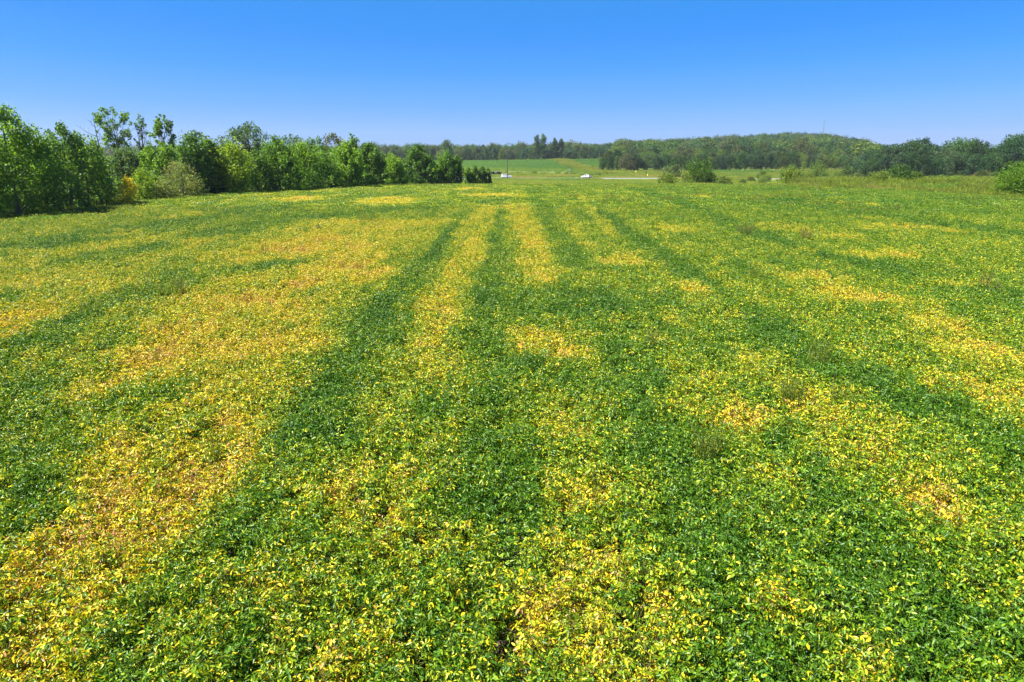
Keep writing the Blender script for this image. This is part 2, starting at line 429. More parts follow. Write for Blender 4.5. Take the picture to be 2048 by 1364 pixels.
PATCHES = [  # (value, strength, px, py, rx_px, ry_px)
    (.80, 1, 985, 390, 70, 3), (.75, 1, 940, 378, 32, 2.5), (.82, 1, 775, 402, 66, 9), (.78, 1, 600, 398, 60, 6), (.7, 1, 365, 430, 38, 6),
    (.72, .9, 230, 465, 40, 6), (.68, .8, 370, 480, 50, 6), (.66, .8, 90, 500, 110, 6),
    (.86, 1, 620, 488, 120, 16), (.97, 1, 655, 474, 40, 8), (.97, 1, 570, 493, 45, 7), (.96, 1, 705, 526, 42, 9), (.95, .9, 760, 540, 30, 8), (.94, 1, 600, 560, 45, 11), (.93, 1, 525, 590, 50, 10),
    (.10, 1, 575, 524, 38, 8), (.12, .9, 608, 585, 18, 6), (.85, .9, 560, 680, 90, 30), (.80, .9, 330, 690, 70, 25), (.8, .9, 30, 640, 80, 30), (.86, .9, 480, 700, 60, 20),
    (.88, 1, 470, 910, 55, 28), (.97, 1, 370, 925, 40, 24), (.98, 1, 235, 960, 60, 28), (.85, 1, 300, 970, 150, 50), (.93, 1, 190, 1060, 70, 30), (.86, 1, 330, 1045, 80, 35), (.88, 1, 110, 1110, 70, 40),
    (.80, .9, 60, 1060, 60, 45), (.8, .8, 60, 1290, 90, 60),
    (.86, 1, 1075, 668, 60, 22), (.84, 1, 1130, 690, 45, 20), (.74, .9, 865, 735, 40, 18), (.66, .8, 770, 825, 36, 24), (.7, .8, 690, 945, 45, 26), (.66, .8, 770, 1010, 60, 30),
    (.64, .8, 420, 790, 60, 20), (.02, 1, 1160, 597, 175, 24), (.03, 1, 1330, 650, 22, 18), (.0, 1, 1045, 715, 35, 16),
    (.80, 1, 1255, 518, 62, 10), (.72, .8, 1350, 455, 38, 8), (.75, .9, 1380, 570, 40, 14), (.74, .8, 1340, 632, 20, 8), (.7, .8, 1470, 625, 22, 7),
    (.86, 1, 1640, 553, 62, 11), (.8, .9, 1700, 585, 80, 20), (.84, 1, 1760, 505, 78, 9), (.8, 1, 1615, 497, 26, 5), (.80, 1, 1830, 452, 95, 6), (.82, 1, 1730, 434, 26, 4), (.8, 1, 1400, 392, 36, 3),
    (.72, .8, 1720, 408, 30, 4), (.6, .7, 1560, 452, 80, 9), (.7, .8, 1660, 468, 60, 7), (.80, .9, 1965, 695, 80, 26), (.80, .9, 2010, 780, 80, 40), (.74, .8, 1870, 640, 60, 20), (.7, .8, 1900, 560, 60, 10),
    (.74, .9, 1480, 820, 60, 22), (.76, .9, 1870, 985, 60, 34), (.6, .8, 1560, 1190, 60, 45), (.72, .9, 1230, 1110, 80, 36), (.75, .9, 1330, 1190, 55, 45), (.7, .9, 1070, 1230, 36, 45),
    (.66, .8, 1560, 1180, 36, 34), (.6, .7, 1750, 1340, 70, 30), (.66, .7, 700, 1290, 60, 30), (.6, .7, 1210, 960, 50, 30), (.62, .7, 1170, 860, 40, 20), (.7, .8, 640, 1364, 60, 40),
]
_st = []
for val, k, pl in STRIPS:
    q = []
    for px, py, hw in pl:
        x0, y0 = at(px, py); x1, _ = at_depth(px + hw, py, y0)[:2]
        q.append((y0, x0, abs(x1 - x0)))
    q.sort(); _st.append((val, k, np.array(q)))
_pt = []
for val, k, px, py, rx, ry in PATCHES:
    if .76 < val < .92: val = .76
    x0, y0 = at(px, py); ya = at(px, py - ry)[1]; yb = at(px, py + ry)[1]; x1, _ = at_depth(px + rx, py, y0)[:2]
    _pt.append((val, k, x0, .5 * (ya + yb), abs(x1 - x0), max(.6, .5 * (ya - yb))))
def ripeness(x, y):
    P = np.full(x.shape, .30)
    wob = np.clip(np.hypot(x, y) / 40, .3, 1.6)
    nx = ((fbm(x, y, 2.3, 1) - .5) * 2.4 + (fbm(x, y, .8, 14) - .5) * 1.2) * wob; ny = ((fbm(x, y, 2.6, 2) - .5) * 3.2 + (fbm(x, y, .9, 15) - .5) * 1.6) * wob
    for val, k, q in _st:
        cx = np.interp(y, q[:, 0], q[:, 1]); hw = np.interp(y, q[:, 0], q[:, 2])
        e0, e1 = q[0, 0], q[-1, 0]; so_ = .06 * (e0 + e1) * .5 + .5
        d = np.abs(x + nx * np.minimum(.6, hw * .9) - cx) / hw
        m = np.clip((1.38 - d) / .85, 0, 1); m = m * m * (3 - 2 * m)
        m *= np.clip((y - e0) / so_ + .9, 0, 1) * np.clip((e1 - y) / so_ + .9, 0, 1)
        P = P + (val - P) * m * k
    for val, k, cx, cy, rx, ry in _pt:
        d = np.hypot((x + nx * min(1., rx * .6) - cx) / rx, (y + ny * min(1., ry * .5) - cy) / ry)
        m = np.clip((1.4 - d) / .9, 0, 1); m = m * m * (3 - 2 * m)
        P = P + (val - P) * m * k
    P = .05 + P * .86 + .10 * np.clip(P - .88, 0, 1) / .1
    P = P + (fbm(x * 1.9, y * .22, 1.2, 51) - .5) * .24
    P = P - .15 * np.clip((y - 50) / 30, 0, 1) * np.clip((x / np.maximum(y, 1) - .15) / .2, 0, 1) * (P < .62)
    P = P + (fbm(x, y, 1.1, 3) - .5) * .34 + (fbm(x, y, 6, 4) - .5) * .20 + (vnoise(x, y, .35, 6) - .5) * .40
    return P

# ---------------------------------------------------------------- ground sheets
def sheet(name, xs, ys, dz, m, kind='structure', mask=None):
    X, Y = np.meshgrid(xs, ys, indexing='ij'); Z = ground_z(X, Y) + dz
    V = np.stack([X, Y, Z], -1).reshape(-1, 3); nx, ny = X.shape
    i, j = np.meshgrid(np.arange(nx - 1), np.arange(ny - 1), indexing='ij')
    f = np.stack([i * ny + j, (i + 1) * ny + j, (i + 1) * ny + j + 1, i * ny + j + 1], -1).reshape(-1, 4)
    if mask is not None:
        cxx = .5 * (X[:-1, :-1] + X[1:, 1:]).ravel(); cyy = .5 * (Y[:-1, :-1] + Y[1:, 1:]).ravel()
        f = f[mask(cxx, cyy)]
    b_ = MB(); b_.add(V, f)
    ob = link(name, b_.mesh(name, m, False, True)); tag(ob, kind=kind); return ob
sheet('ground', np.concatenate([[-9000, -5000], np.arange(-2500, 2501, 25), [5000, 9000]]),
      np.concatenate([[-300, -100], np.arange(-20, 1000, 5), np.arange(1000, 3000, 25), [4000, 6000, 12000]]), 0, m_grass)
sheet('field_soil', np.arange(-130, 150, 2.), np.arange(-10, 162, 2.), .03, m_soil, mask=lambda x, y: in_field(x, y, 1.5))

# ---------------------------------------------------------------- soybean plants
def soy_plant(seed, nodes, leaves=1.0, h=.78, spread=.21, far=False):
    g = np.random.default_rng(seed); b_ = MB()
    k = nodes
    zt = h * (.30 + .70 * (np.arange(k) + g.random(k)) / k) ** .8
    a = g.random(k) * 2 * np.pi
    rr = spread * (.35 + .75 * g.random(k)) * (1.1 - .45 * (zt / h) ** 2)
    c = np.stack([np.cos(a) * rr, np.sin(a) * rr, zt + g.normal(0, .035, k)], 1)
    # leaflets
    keep = g.random(k) < leaves
    base = []; U = []; NR = []; LN = []; WD = []; RD = []
    for i in np.nonzero(keep)[0]:
        tip = a[i] + g.normal(0, .6); pr = g.random(); tilt = g.normal(-.5, .6)
        n0 = np.array([g.normal(0, .95), g.normal(0, .95), 1.0]); n0 = n0 / np.linalg.norm(n0)
        ll = g.uniform(.045, .088) * (.85 if zt[i] > .9 * h else 1)
        for da, s_ in ((0, 1.05), (1.35, .95), (-1.35, .95)):
            an = tip + da + g.normal(0, .15)
            u = np.array([math.cos(an), math.sin(an), tilt + g.normal(0, .25)])
            nn = n0 + g.normal(0, .22, 3)
            off = np.array([math.cos(tip), math.sin(tip), 0]) * (.022 if da == 0 else 0)
            base.append(c[i] + off); U.append(u); NR.append(nn); LN.append(ll * s_); WD.append(ll * s_ * g.uniform(.34, .52))
            RD.append((pr + g.random() * .22) % 1)
    if base:
        leaflets(b_, np.array(base), np.array(U), np.array(NR), np.array(LN), np.array(WD), .22, np.array(RD))
    # main stem and petioles
    st = np.array([[0, 0, 0], [g.normal(0, .015), g.normal(0, .015), h * .5], [g.normal(0, .03), g.normal(0, .03), h * .95]])
    tube(b_, st, [.006, .005, .003], 3)
    for i in range(k):
        if i % 2: continue
        zb = max(.05, zt[i] - g.uniform(.08, .2))
        tube(b_, np.array([[0, 0, zb], c[i] + [0, 0, -.005]]), [.0032, .0022], 3)
    if leaves < .8:    # pods on the bare stems
        for i in range(10):
            z = g.uniform(.2, .9) * h; an = g.random() * 6.28
            tube(b_, np.array([[0, 0, z], [math.cos(an) * .03, math.sin(an) * .03, z - .03], [math.cos(an) * .035, math.sin(an) * .035, z - .06]]), [.003, .006, .003], 3)
    return b_.mesh('soybean_plant', [m_soy])
soy_full = [soy_plant(100 + i, 52, 1.0, h=.72 + .02 * i, spread=.20 + .008 * i) for i in range(7)]
soy_thin = [soy_plant(200 + i, 48, .62, h=.66 + .03 * i) for i in range(3)]
soy_bare = [soy_plant(300 + i, 46, .28, h=.6 + .04 * i) for i in range(3)]
soy_coll = collection_of('soybean_plant', soy_full + soy_thin + soy_bare)

NEAR = 72.0
rows_sp, in_sp = .38, .135
# rows run away from the camera, bending slightly as the photograph shows
gx = np.arange(-62, 62, rows_sp); gy = np.arange(3.2, NEAR, in_sp)
X, Y = np.meshgrid(gx, gy, indexing='ij')
X = X.ravel(); Y = Y.ravel()
X = X + .0 * Y + rng.normal(0, .05, X.shape); Y = Y + rng.uniform(-.06, .06, Y.shape)
vis = (np.abs(X) < Y * .80 + 2.2)
vis &= in_field(X, Y)
X, Y = X[vis], Y[vis]
P = ripeness(X, Y)
# thin spots: a missing plant here and there along the wheel gaps, seen as dark holes
gap = (vnoise(X * 2.2, Y * .5, 1.0, 21) > .90) | ((np.abs(X - np.interp(Y, [5, 9, 14, 22], [-.1, -.02, .03, .1])) < .07) & (vnoise(X * 0, Y, .9, 33) > .52) & (Y < 11))
keepm = ~(gap & (rng.random(X.shape) < .45))
X, Y, P = X[keepm], Y[keepm], P[keepm]
k = len(X)
idx = rng.integers(0, 7, k)
q = rng.random(k)
idx = np.where((P > .72) & (q < (P - .66) * 2.2), rng.integers(7, 10, k), idx)
idx = np.where((P > .86) & (q < (P - .82) * 5.0), rng.integers(10, 13, k), idx)
sc = rng.uniform(.86, 1.14, k) * (1 + .2 * (fbm(X, Y, 1.6, 12) - .5)) * np.interp(P, [.5, .95], [1.0, .86])
sc3 = np.stack([sc, sc, sc * rng.uniform(.92, 1.06, k)], 1)
rot = np.stack([rng.normal(0, .08, k), rng.normal(0, .08, k), rng.random(k) * 6.283], 1)
crop = scatter('soybean_crop', np.stack([X, Y, ground_z(X, Y) + .03], 1), rot, sc3, idx, soy_coll,
               {'ripeness': P, 'seed': rng.random(k)})
tag(crop, 'ripening soybean plants filling the near field, green and yellow', 'soybean crop', kind='stuff')
n_near = k

def soy_patch(seed, k=500, size=.95, h=.78, leaves=1.):
    g = np.random.default_rng(seed); b_ = MB()
    c = np.stack([g.uniform(-size / 2, size / 2, k), g.uniform(-size / 2, size / 2, k), h * (1 - .55 * g.random(k) ** 1.6)], 1)
    a = g.random(k) * 6.283
    u = np.stack([np.cos(a), np.sin(a), g.normal(-.5, .6, k)], 1)
    nn = np.stack([g.normal(0, .85, k), g.normal(0, .85, k), np.ones(k)], 1)
    ll = g.uniform(.055, .10, k)
    quads(b_, c, u, nn, ll, ll * .72, g.random(k), np.zeros(k))
    return b_.mesh('soybean_patch', [m_soy])
patches = [soy_patch(400 + i) for i in range(6)]
pcoll = collection_of('soybean_patch', patches)
gx = np.arange(-120, 140, .72); gy = np.arange(NEAR - .3, 158, .72)
X, Y = np.meshgrid(gx, gy, indexing='ij'); X = X.ravel(); Y = Y.ravel()
X = X + rng.uniform(-.2, .2, X.shape); Y = Y + rng.uniform(-.2, .2, Y.shape)
vis = (np.abs(X) < Y * .80 + 3) & in_field(X, Y); X, Y = X[vis], Y[vis]
P = ripeness(X, Y); k = len(X)
rot = np.stack([np.zeros(k), np.zeros(k), rng.random(k) * 6.283], 1)
sc = rng.uniform(.9, 1.15, k) * (1 + .25 * (fbm(X, Y, 2.2, 12) - .5))
crop2 = scatter('soybean_crop_beyond', np.stack([X, Y, ground_z(X, Y) + .03], 1), rot,
                np.stack([sc * 1.02, sc * 1.02, sc], 1), rng.integers(0, 6, k), pcoll, {'ripeness': P, 'seed': rng.random(k)})
tag(crop2, 'far part of the ripening soybean field up to the crest', 'soybean crop', kind='stuff')

# ---------------------------------------------------------------- grass, weeds and meadow
def tuft(seed, k, h, w, lw, lean=.5, broad=0., col=None):
    g = np.random.default_rng(seed); b_ = MB()
    a = g.random(k) * 6.283; r_ = w * np.sqrt(g.random(k)) * .5
    p = np.stack([np.cos(a) * r_, np.sin(a) * r_, np.zeros(k)], 1)
    hh = h * g.uniform(.55, 1.05, k); a2 = g.random(k) * 6.283; le = lean * g.uniform(.1, 1, k) * hh
    top = p + np.stack([np.cos(a2) * le, np.sin(a2) * le, hh], 1)
    mid = p * .5 + top * .5 + np.stack([np.zeros(k), np.zeros(k), hh * .12], 1)
    s = np.stack([-np.sin(a2), np.cos(a2), np.zeros(k)], 1) * (lw * g.uniform(.6, 1.3, k))[:, None]
    V = np.stack([p - s * .5, p + s * .5, mid + s * .5, mid - s * .5, top], 1).reshape(-1, 3)
    i = np.arange(k)[:, None] * 5; r = g.random(k)
    b_.add(V, i + np.array([[0, 1, 2, 3]]), 0, leafrand=r, clump=g.random())
    b_.add(V[:0].reshape(0, 3), np.zeros((0, 3), int))
    b_.n -= 0
    b_.f.append(i + np.array([[3, 2, 4]])); b_.mi.append(np.zeros(k)); 
    for kk, vv in (('leafrand', r), ('clump', np.full(k, .5)), ('stem', np.zeros(k))): b_.fa[kk].append(vv)
    if broad:
        kb = int(k * broad); c = np.stack([g.normal(0, w * .28, kb), g.normal(0, w * .28, kb), h * g.uniform(.35, 1.0, kb)], 1)
        u = g.normal(0, 1, (kb, 3)); nn = g.normal(0, .6, (kb, 3)) + [0, 0, 1]
        ll = g.uniform(.8, 1.5, kb) * lw * 2.2
        quads(b_, c, u, nn, ll, ll * .6, g.random(kb), g.random(kb))
    return b_
mead = [tuft(500 + i, 70, 1.0 + .06 * i, 1.3, .05, .45, .9).mesh('meadow_clump', [m_leaf_i]) for i in range(5)]
mcoll = collection_of('meadow_clump', mead)

GREENS = dict(olive=(.15, .18, .03), lime=(.21, .28, .03), green=(.10, .21, .03), dark=(.05, .11, .025), tan=(.27, .24, .07), gold=(.28, .22, .02), red=(.2, .11, .05))
def tints(x, y, names, s=9., o=0):
    f_ = fbm(x, y, s, o); f_ = np.clip((f_ - .25) / .5, 0, .999) * (len(names) - 1)
    f_ = np.clip(f_ + rng.normal(0, .35, len(x)), 0, len(names) - 1.001)
    A = np.array([GREENS[q] for q in names]); i = f_.astype(int); w = (f_ - i)[:, None]
    return A[i] * (1 - w) + A[i + 1] * w

# strips between the field and the road, and on to the woods
gx = np.arange(-260, 420, 1.0); gy = np.arange(50, 430, 1.0)
X, Y = np.meshgrid(gx, gy, indexing='ij'); X = X.ravel(); Y = Y.ravel()
X = X + rng.uniform(-.5, .5, X.shape); Y = Y + rng.uniform(-.5, .5, Y.shape)
ROAD = [(-500, 322), (-120, 318), (0, 312), (60, 303), (130, 288), (220, 280), (330, 276), (700, 268)]
rx_ = np.array([p[0] for p in ROAD], float); ry_ = np.array([p[1] for p in ROAD], float)
def road_d(x, y): return y - np.interp(x, rx_, ry_)
vis = (np.abs(X) < Y * .80 + 4) & ~in_field(X, Y, .3) & (np.abs(road_d(X, Y)) > 5.6)
vis &= (X / Y > -.72)
verge = (road_d(X, Y) < 0) & (road_d(X, Y) > -22) & ((X / Y < .128) | ((X / Y > .215) & (X / Y < .345)))
vis &= rng.random(X.shape) < np.where((Y > 200) & ~verge, .5, 1)
X, Y = X[vis], Y[vis]; k = len(X)
TI = tints(X, Y, ['green', 'lime', 'olive', 'lime', 'tan'], 22, 7)
big = fbm(X, Y, 14, 3)
right = X / Y > .40
TI = np.where((right & (big > .45))[:, None], tints(X, Y, ['lime', 'olive', 'lime'], 8, 2), TI)
nearroad = (np.abs(road_d(X, Y)) < 11) & ~((road_d(X, Y) < 0) & ((X / Y < .128) | ((X / Y > .215) & (X / Y < .345))))
hgt = rng.uniform(.6, 1.1, k) * np.where(right, 1.25, .8) * (.7 + .7 * big)
hgt = np.where(nearroad, hgt * .35, hgt)
verge = (road_d(X, Y) < 0) & (road_d(X, Y) > -22) & ((X / Y < .128) | ((X / Y > .215) & (X / Y < .345)))
hgt = np.where(verge, np.maximum(hgt, 1.25), hgt)
hgt = np.where(right & (big > .55) & (Y < 200), hgt * 1.35, hgt)
open_ = (X / Y > .345) & (X / Y < .52) & (Y > 190) & (road_d(X, Y) < 0)
hgt = np.where(open_, hgt * .35, hgt)
hgt = np.where((Y > 150) & (road_d(X, Y) < 0) & ~right, hgt * .7, hgt)
wid = np.where(Y > 200, 1.35, 1.1) * rng.uniform(.85, 1.3, k)
rot = np.stack([np.zeros(k), np.zeros(k), rng.random(k) * 6.283], 1)
md_ = scatter('meadow_grass', np.stack([X, Y, ground_z(X, Y)], 1), rot, np.stack([wid, wid, hgt], 1), rng.integers(0, 5, k), mcoll, {'seed': rng.random(k)}, {'tint': TI})
tag(md_, 'tall mixed grass and weeds between the field and the woods', 'meadow', kind='stuff')

# grassy weeds standing in the far right of the field (light green)
weedm = [tuft(520 + i, 46, .62 + .04 * i, .8, .045, .35, 1.6).mesh('grass_weed', [m_leaf_i]) for i in range(4)]
wcoll = collection_of('grass_weed', weedm)
k = 60000
az = rng.uniform(-.72, .78, k); Y = 20 + 130 * rng.random(k) ** .6; X = az * Y
dens = np.interp(az, [-.75, -.3, 0, .15, .3, .8], [.10, .08, .10, .45, .8, .9]) * np.clip((Y - 45) / 35, 0, 1)
edge = ~in_field(X, Y, -7)
dens = np.where(edge, .9, dens * (fbm(X, Y, 6, 41) > .42))
dens = np.where(ripeness(X, Y) > .62, dens * .15, dens)
vis = in_field(X, Y, .5) & (rng.random(k) < dens * .5)
X, Y = X[vis], Y[vis]; k = len(X)
TI = tints(X, Y, ['green', 'lime', 'green', 'olive', 'lime'], 10, 17)
s_ = rng.uniform(.8, 1.25, k)
rot = np.stack([np.zeros(k), np.zeros(k), rng.random(k) * 6.283], 1)
wd_ = scatter('grass_weeds', np.stack([X, Y, ground_z(X, Y) + .25], 1), rot, np.stack([s_, s_, s_ * 1.0], 1), rng.integers(0, 4, k), wcoll, {'seed': rng.random(k)}, {'tint': TI})
tag(wd_, 'light green grassy weeds growing through the far soybeans', 'weeds', kind='stuff')

# ---------------------------------------------------------------- road
def ribbon(name, off0, off1, dz, m, x0=-480, x1=690, step=6., dash=None, kind='structure', parent=None):
    xs = np.arange(x0, x1 + .1, step); yc = np.interp(xs, rx_, ry_)
    kk = np.hanning(9); kk /= kk.sum(); yc = np.convolve(np.pad(yc, 4, mode='edge'), kk, mode='valid')
    zc = ground_z(xs, yc) + dz
    a = np.stack([xs, yc + off0, zc], 1); b2 = np.stack([xs, yc + off1, zc], 1); nn = len(xs)
    f = np.stack([np.arange(nn - 1), np.arange(1, nn), np.arange(1, nn) + nn, np.arange(nn - 1) + nn], 1)
    if dash: f = f[::dash]
    q = MB(); q.add(np.concatenate([a, b2]), f)
    ob = link(name, q.mesh(name, m, False), parent)
    tag(ob, kind=kind)
    return ob
BANK = .45
ribbon('gravel_shoulder', -5.6, 5.6, .25 + BANK, m_gravel)
ribbon('road', -3.9, 3.9, .26 + BANK, m_asph)
for sgn in (-1, 1):
    xs = np.arange(-480, 691, 6.); yc = np.interp(xs, rx_, ry_); kk = np.hanning(9); kk /= kk.sum(); yc = np.convolve(np.pad(yc, 4, mode='edge'), kk, mode='valid')
    a_ = np.stack([xs, yc + sgn * 5.6, ground_z(xs, yc) + .25 + BANK], 1); b2_ = np.stack([xs, yc + sgn * 8.4, ground_z(xs, yc + sgn * 8.4) - .05], 1); nn_ = len(xs); i_ = np.arange(nn_ - 1)
    q = MB(); q.add(np.concatenate([a_, b2_]), np.stack([i_, i_ + 1, i_ + 1 + nn_, i_ + nn_], 1)); tag(link('road_embankment', q.mesh('road_embankment', m_grass, False)), kind='structure')
ribbon('road_edge_line', -3.55, -3.40, .265 + BANK, m_white_line)
ribbon('road_edge_line', 3.40, 3.55, .265 + BANK, m_white_line)
ribbon('road_centre_line', -.08, .08, .265 + BANK, m_yellow_line, dash=2)

# ---------------------------------------------------------------- far crops on the rise behind the road
def slab(name, poly, h, m, label, cat, step=6., tones=((.06, .15, .03), (.11, .22, .035))):
    """a crop standing h high over a polygon of ground, with real sides"""
    px_ = np.array([p[0] for p in poly]); py_ = np.array([p[1] for p in poly])
    def inside(x, y):
        c = np.zeros(x.shape, bool); j = len(poly) - 1
        for i in range(len(poly)):
            cond = ((py_[i] > y) != (py_[j] > y)) & (x < (px_[j] - px_[i]) * (y - py_[i]) / (py_[j] - py_[i] + 1e-9) + px_[i])
            c ^= cond; j = i
        return c
    xs = np.arange(px_.min(), px_.max() + step, step); ys = np.arange(py_.min(), py_.max() + step, step)
    X, Y = np.meshgrid(xs, ys, indexing='ij')
    ins = inside(.5 * (X[:-1, :-1] + X[1:, 1:]), .5 * (Y[:-1, :-1] + Y[1:, 1:]))
    Z = ground_z(X, Y); nx, ny = X.shape; T = nx * ny
    V = np.concatenate([np.stack([X, Y, Z + h + (rng.random(X.shape) - .5) * .2], -1).reshape(-1, 3), np.stack([X, Y, Z], -1).reshape(-1, 3)])
    F = []
    def vid(i, j): return i * ny + j
    for i in range(nx - 1):
        for j in range(ny - 1):
            if not ins[i, j]: continue
            F.append([vid(i, j), vid(i + 1, j), vid(i + 1, j + 1), vid(i, j + 1)])
            for di, dj, e in ((-1, 0, (vid(i, j + 1), vid(i, j))), (1, 0, (vid(i + 1, j), vid(i + 1, j + 1))), (0, -1, (vid(i, j), vid(i + 1, j))), (0, 1, (vid(i + 1, j + 1), vid(i, j + 1)))):
                a, b2 = i + di, j + dj
                if not (0 <= a < nx - 1 and 0 <= b2 < ny - 1) or not ins[a, b2]:
                    F.append([e[0], e[0] + T, e[1] + T, e[1]])
    q = MB(); q.add(V, F)
    k = int((px_.max() - px_.min()) * (py_.max() - py_.min()) / 3.2)
    x = rng.uniform(px_.min(), px_.max(), k); y = rng.uniform(py_.min(), py_.max(), k)
    ok = inside(x, y); x, y = x[ok], y[ok]; k = len(x); x = np.round(x / 1.5) * 1.5 + rng.normal(0, .15, k)
    f_ = fbm(x * .5, y, 26, 61)[:, None] + rng.normal(0, .12, (k, 1))
    base_ = np.array(tones[0]) * (1 - f_) + np.array(tones[1]) * f_
    s_ = rng.uniform(1.3, 2.0, k)
    rot = np.stack([np.zeros(k), np.zeros(k), rng.random(k) * 6.283], 1)
    pl_ = scatter(name + '_plants', np.stack([x, y, ground_z(x, y) + h * .55], 1), rot, np.stack([s_, s_, rng.uniform(.45, .8, k) * (1 if h < 1 else 1.5)], 1), rng.integers(0, 5, k), mcoll, {'seed': rng.random(k)}, {'tint': np.clip(base_, .01, 1)})
    tag(pl_, label + ', leafy plant tops', cat, kind='stuff')
    return tag(link(name, q.mesh(name, m, False)), label, cat, kind='stuff')
def gpt(px, Y): return (col_x(px, Y), Y)
slab('hilltop_crop', [gpt(740, 480), gpt(1000, 455), gpt(1180, 440), gpt(1150, 560), gpt(1118, 655), gpt(1000, 668), gpt(730, 668)], .8, m_farsoy, 'blue green crop on the rise beyond the road', 'crop field', 5)
slab('pale_crop_strip', [gpt(700, 400), gpt(1010, 392), gpt(1100, 378), gpt(1196, 356), gpt(1196, 372), gpt(1140, 425), gpt(1000, 445), gpt(740, 470)], 1.5, m_farpale, 'paler tall crop strip below the hilltop field', 'crop field', 4, ((.11, .2, .03), (.17, .25, .035)))
slab('right_slope_crop', [gpt(1135, 650), gpt(1160, 560), gpt(1215, 480), gpt(1235, 520), gpt(1235, 640), gpt(1200, 668)], .7, m_farsoy, 'small crop field right of the grassy waterway', 'crop field', 5)
slab('clearing_crop', [gpt(1405, 395), gpt(1530, 392), gpt(1560, 420), gpt(1400, 430)], .8, m_farsoy, 'crop strip in the clearing before the right wood', 'crop field', 4)

# ---------------------------------------------------------------- trees
def crown_env(style, t):
    if style == 'bush': return (1 - t) ** .42 * (.72 + .35 * np.minimum(t * 3, 1))
    if style == 'round': return np.clip(4 * (t * .97 + .03) * (1 - t) , 0, 1) ** .5
    if style == 'tall': return np.clip((t * .9 + .12) ** .35 * (1 - t) ** .55 * 1.35, 0, 1)
    if style == 'column': return np.clip((t + .08) ** .3 * (1 - t) ** .6 * 1.3, 0, 1)
    if style == 'umbrella': return np.clip((t + .15) ** .7 * (1 - t) ** .3 * 1.35, 0, 1)
    return np.ones_like(t)

def build_crown(seed, h, w, style='bush', base=.05, nclump=50, nleaf=7000, leaf=.22, cl=.16, plume=1.3, lean=(0, 0), hollow=.35, droop=0., soft=.55, sprays=0.):
    g = np.random.default_rng(seed); b_ = MB()
    t = (np.arange(nclump) + g.random(nclump)) / nclump
    t = t ** .85
    a = np.arange(nclump) * 2.39996 + g.normal(0, .5, nclump)
    env = crown_env(style, t)
    rr = env * (w / 2) * np.sqrt(g.uniform(hollow, 1, nclump)) * g.uniform(.7, 1.16, nclump)
    spray = g.random(nclump) < sprays
    rr = np.where(spray, env * (w / 2) * g.uniform(1.02, 1.3, nclump), rr)
    cz = h * (base + (1 - base) * t * .96)
    C = np.stack([np.cos(a) * rr + lean[0] * t, np.sin(a) * rr + lean[1] * t, cz], 1)
    R0 = cl * w * g.uniform(.65, 1.35, nclump) * np.where(t > .85, .7, 1) * np.where(spray, .5, 1)
    R0 = np.minimum(R0, (cz * .95 + .15))
    ax = norm(np.stack([np.cos(a) * rr, np.sin(a) * rr, np.full(nclump, w * .42 * (1 - 2 * droop))], 1))
    per = np.maximum(3, (nleaf * R0 ** 2 / (R0 ** 2).sum()).astype(int))
    ci = np.repeat(np.arange(nclump), per); k = len(ci)
    d = norm(g.normal(0, 1, (k, 3))); rad = g.random(k) ** .45
    off = d * rad[:, None] * R0[ci][:, None]
    off += ax[ci] * ((off * ax[ci]).sum(1) * (plume - 1))[:, None]
    p = C[ci] + off
    p[:, 2] = np.maximum(p[:, 2], .08)
    out = norm(off + 1e-6)
    nn = out * .8 + g.normal(0, soft, (k, 3)) + [0, 0, .45]
    u = g.normal(0, 1, (k, 3)) + ax[ci] * .6 + np.array([0, 0, -.3])
    ls = leaf * g.uniform(.6, 1.4, k)
    cr = g.random(nclump)
    quads(b_, p, u, nn, ls, ls * g.uniform(.5, .8, k), g.random(k), cr[ci])
    return b_, C, R0

def build_trunk(seed, h, w, C, R0, rad, limbs=18, mat=None, top=.82, lean=(0, 0), forks=None, twigs=0):
    g = np.random.default_rng(seed + 1); b_ = MB()
    nseg = 7; tt = np.linspace(0, 1, nseg)
    P = np.stack([lean[0] * tt + np.cumsum(g.normal(0, .012 * h, nseg)) * .7, lean[1] * tt + np.cumsum(g.normal(0, .012 * h, nseg)) * .7, tt * h * top], 1)
    P[0, :2] = 0
    tube(b_, P, rad * (1 - .8 * tt) * np.where(tt == 0, 1.35, 1), 6)
    if C is not None and len(C):
        order = np.argsort(-R0)[:limbs]
        for i in order:
            c = C[i]; zb = np.clip((c[2] - g.uniform(.12, .3) * h), .08 * h, h * top * .95)
            s = np.array([np.interp(zb, P[:, 2], P[:, 0]), np.interp(zb, P[:, 2], P[:, 1]), zb])
            m = (s + c) / 2 + np.array([0, 0, -.04 * h]) + g.normal(0, .02 * h, 3)
            r0 = rad * .38 * (1 - .6 * zb / h)
            tube(b_, np.array([s, m, c]), [r0, r0 * .65, r0 * .25], 4)
            for _ in range(twigs):
                e = c + norm(g.normal(0, 1, 3)) * R0[i] * 1.1 + [0, 0, .2 * R0[i]]
                tube(b_, np.array([m * .3 + c * .7, e]), [r0 * .25, r0 * .08], 3)
    return b_.mesh('trunk', mat or m_bark, False, True)

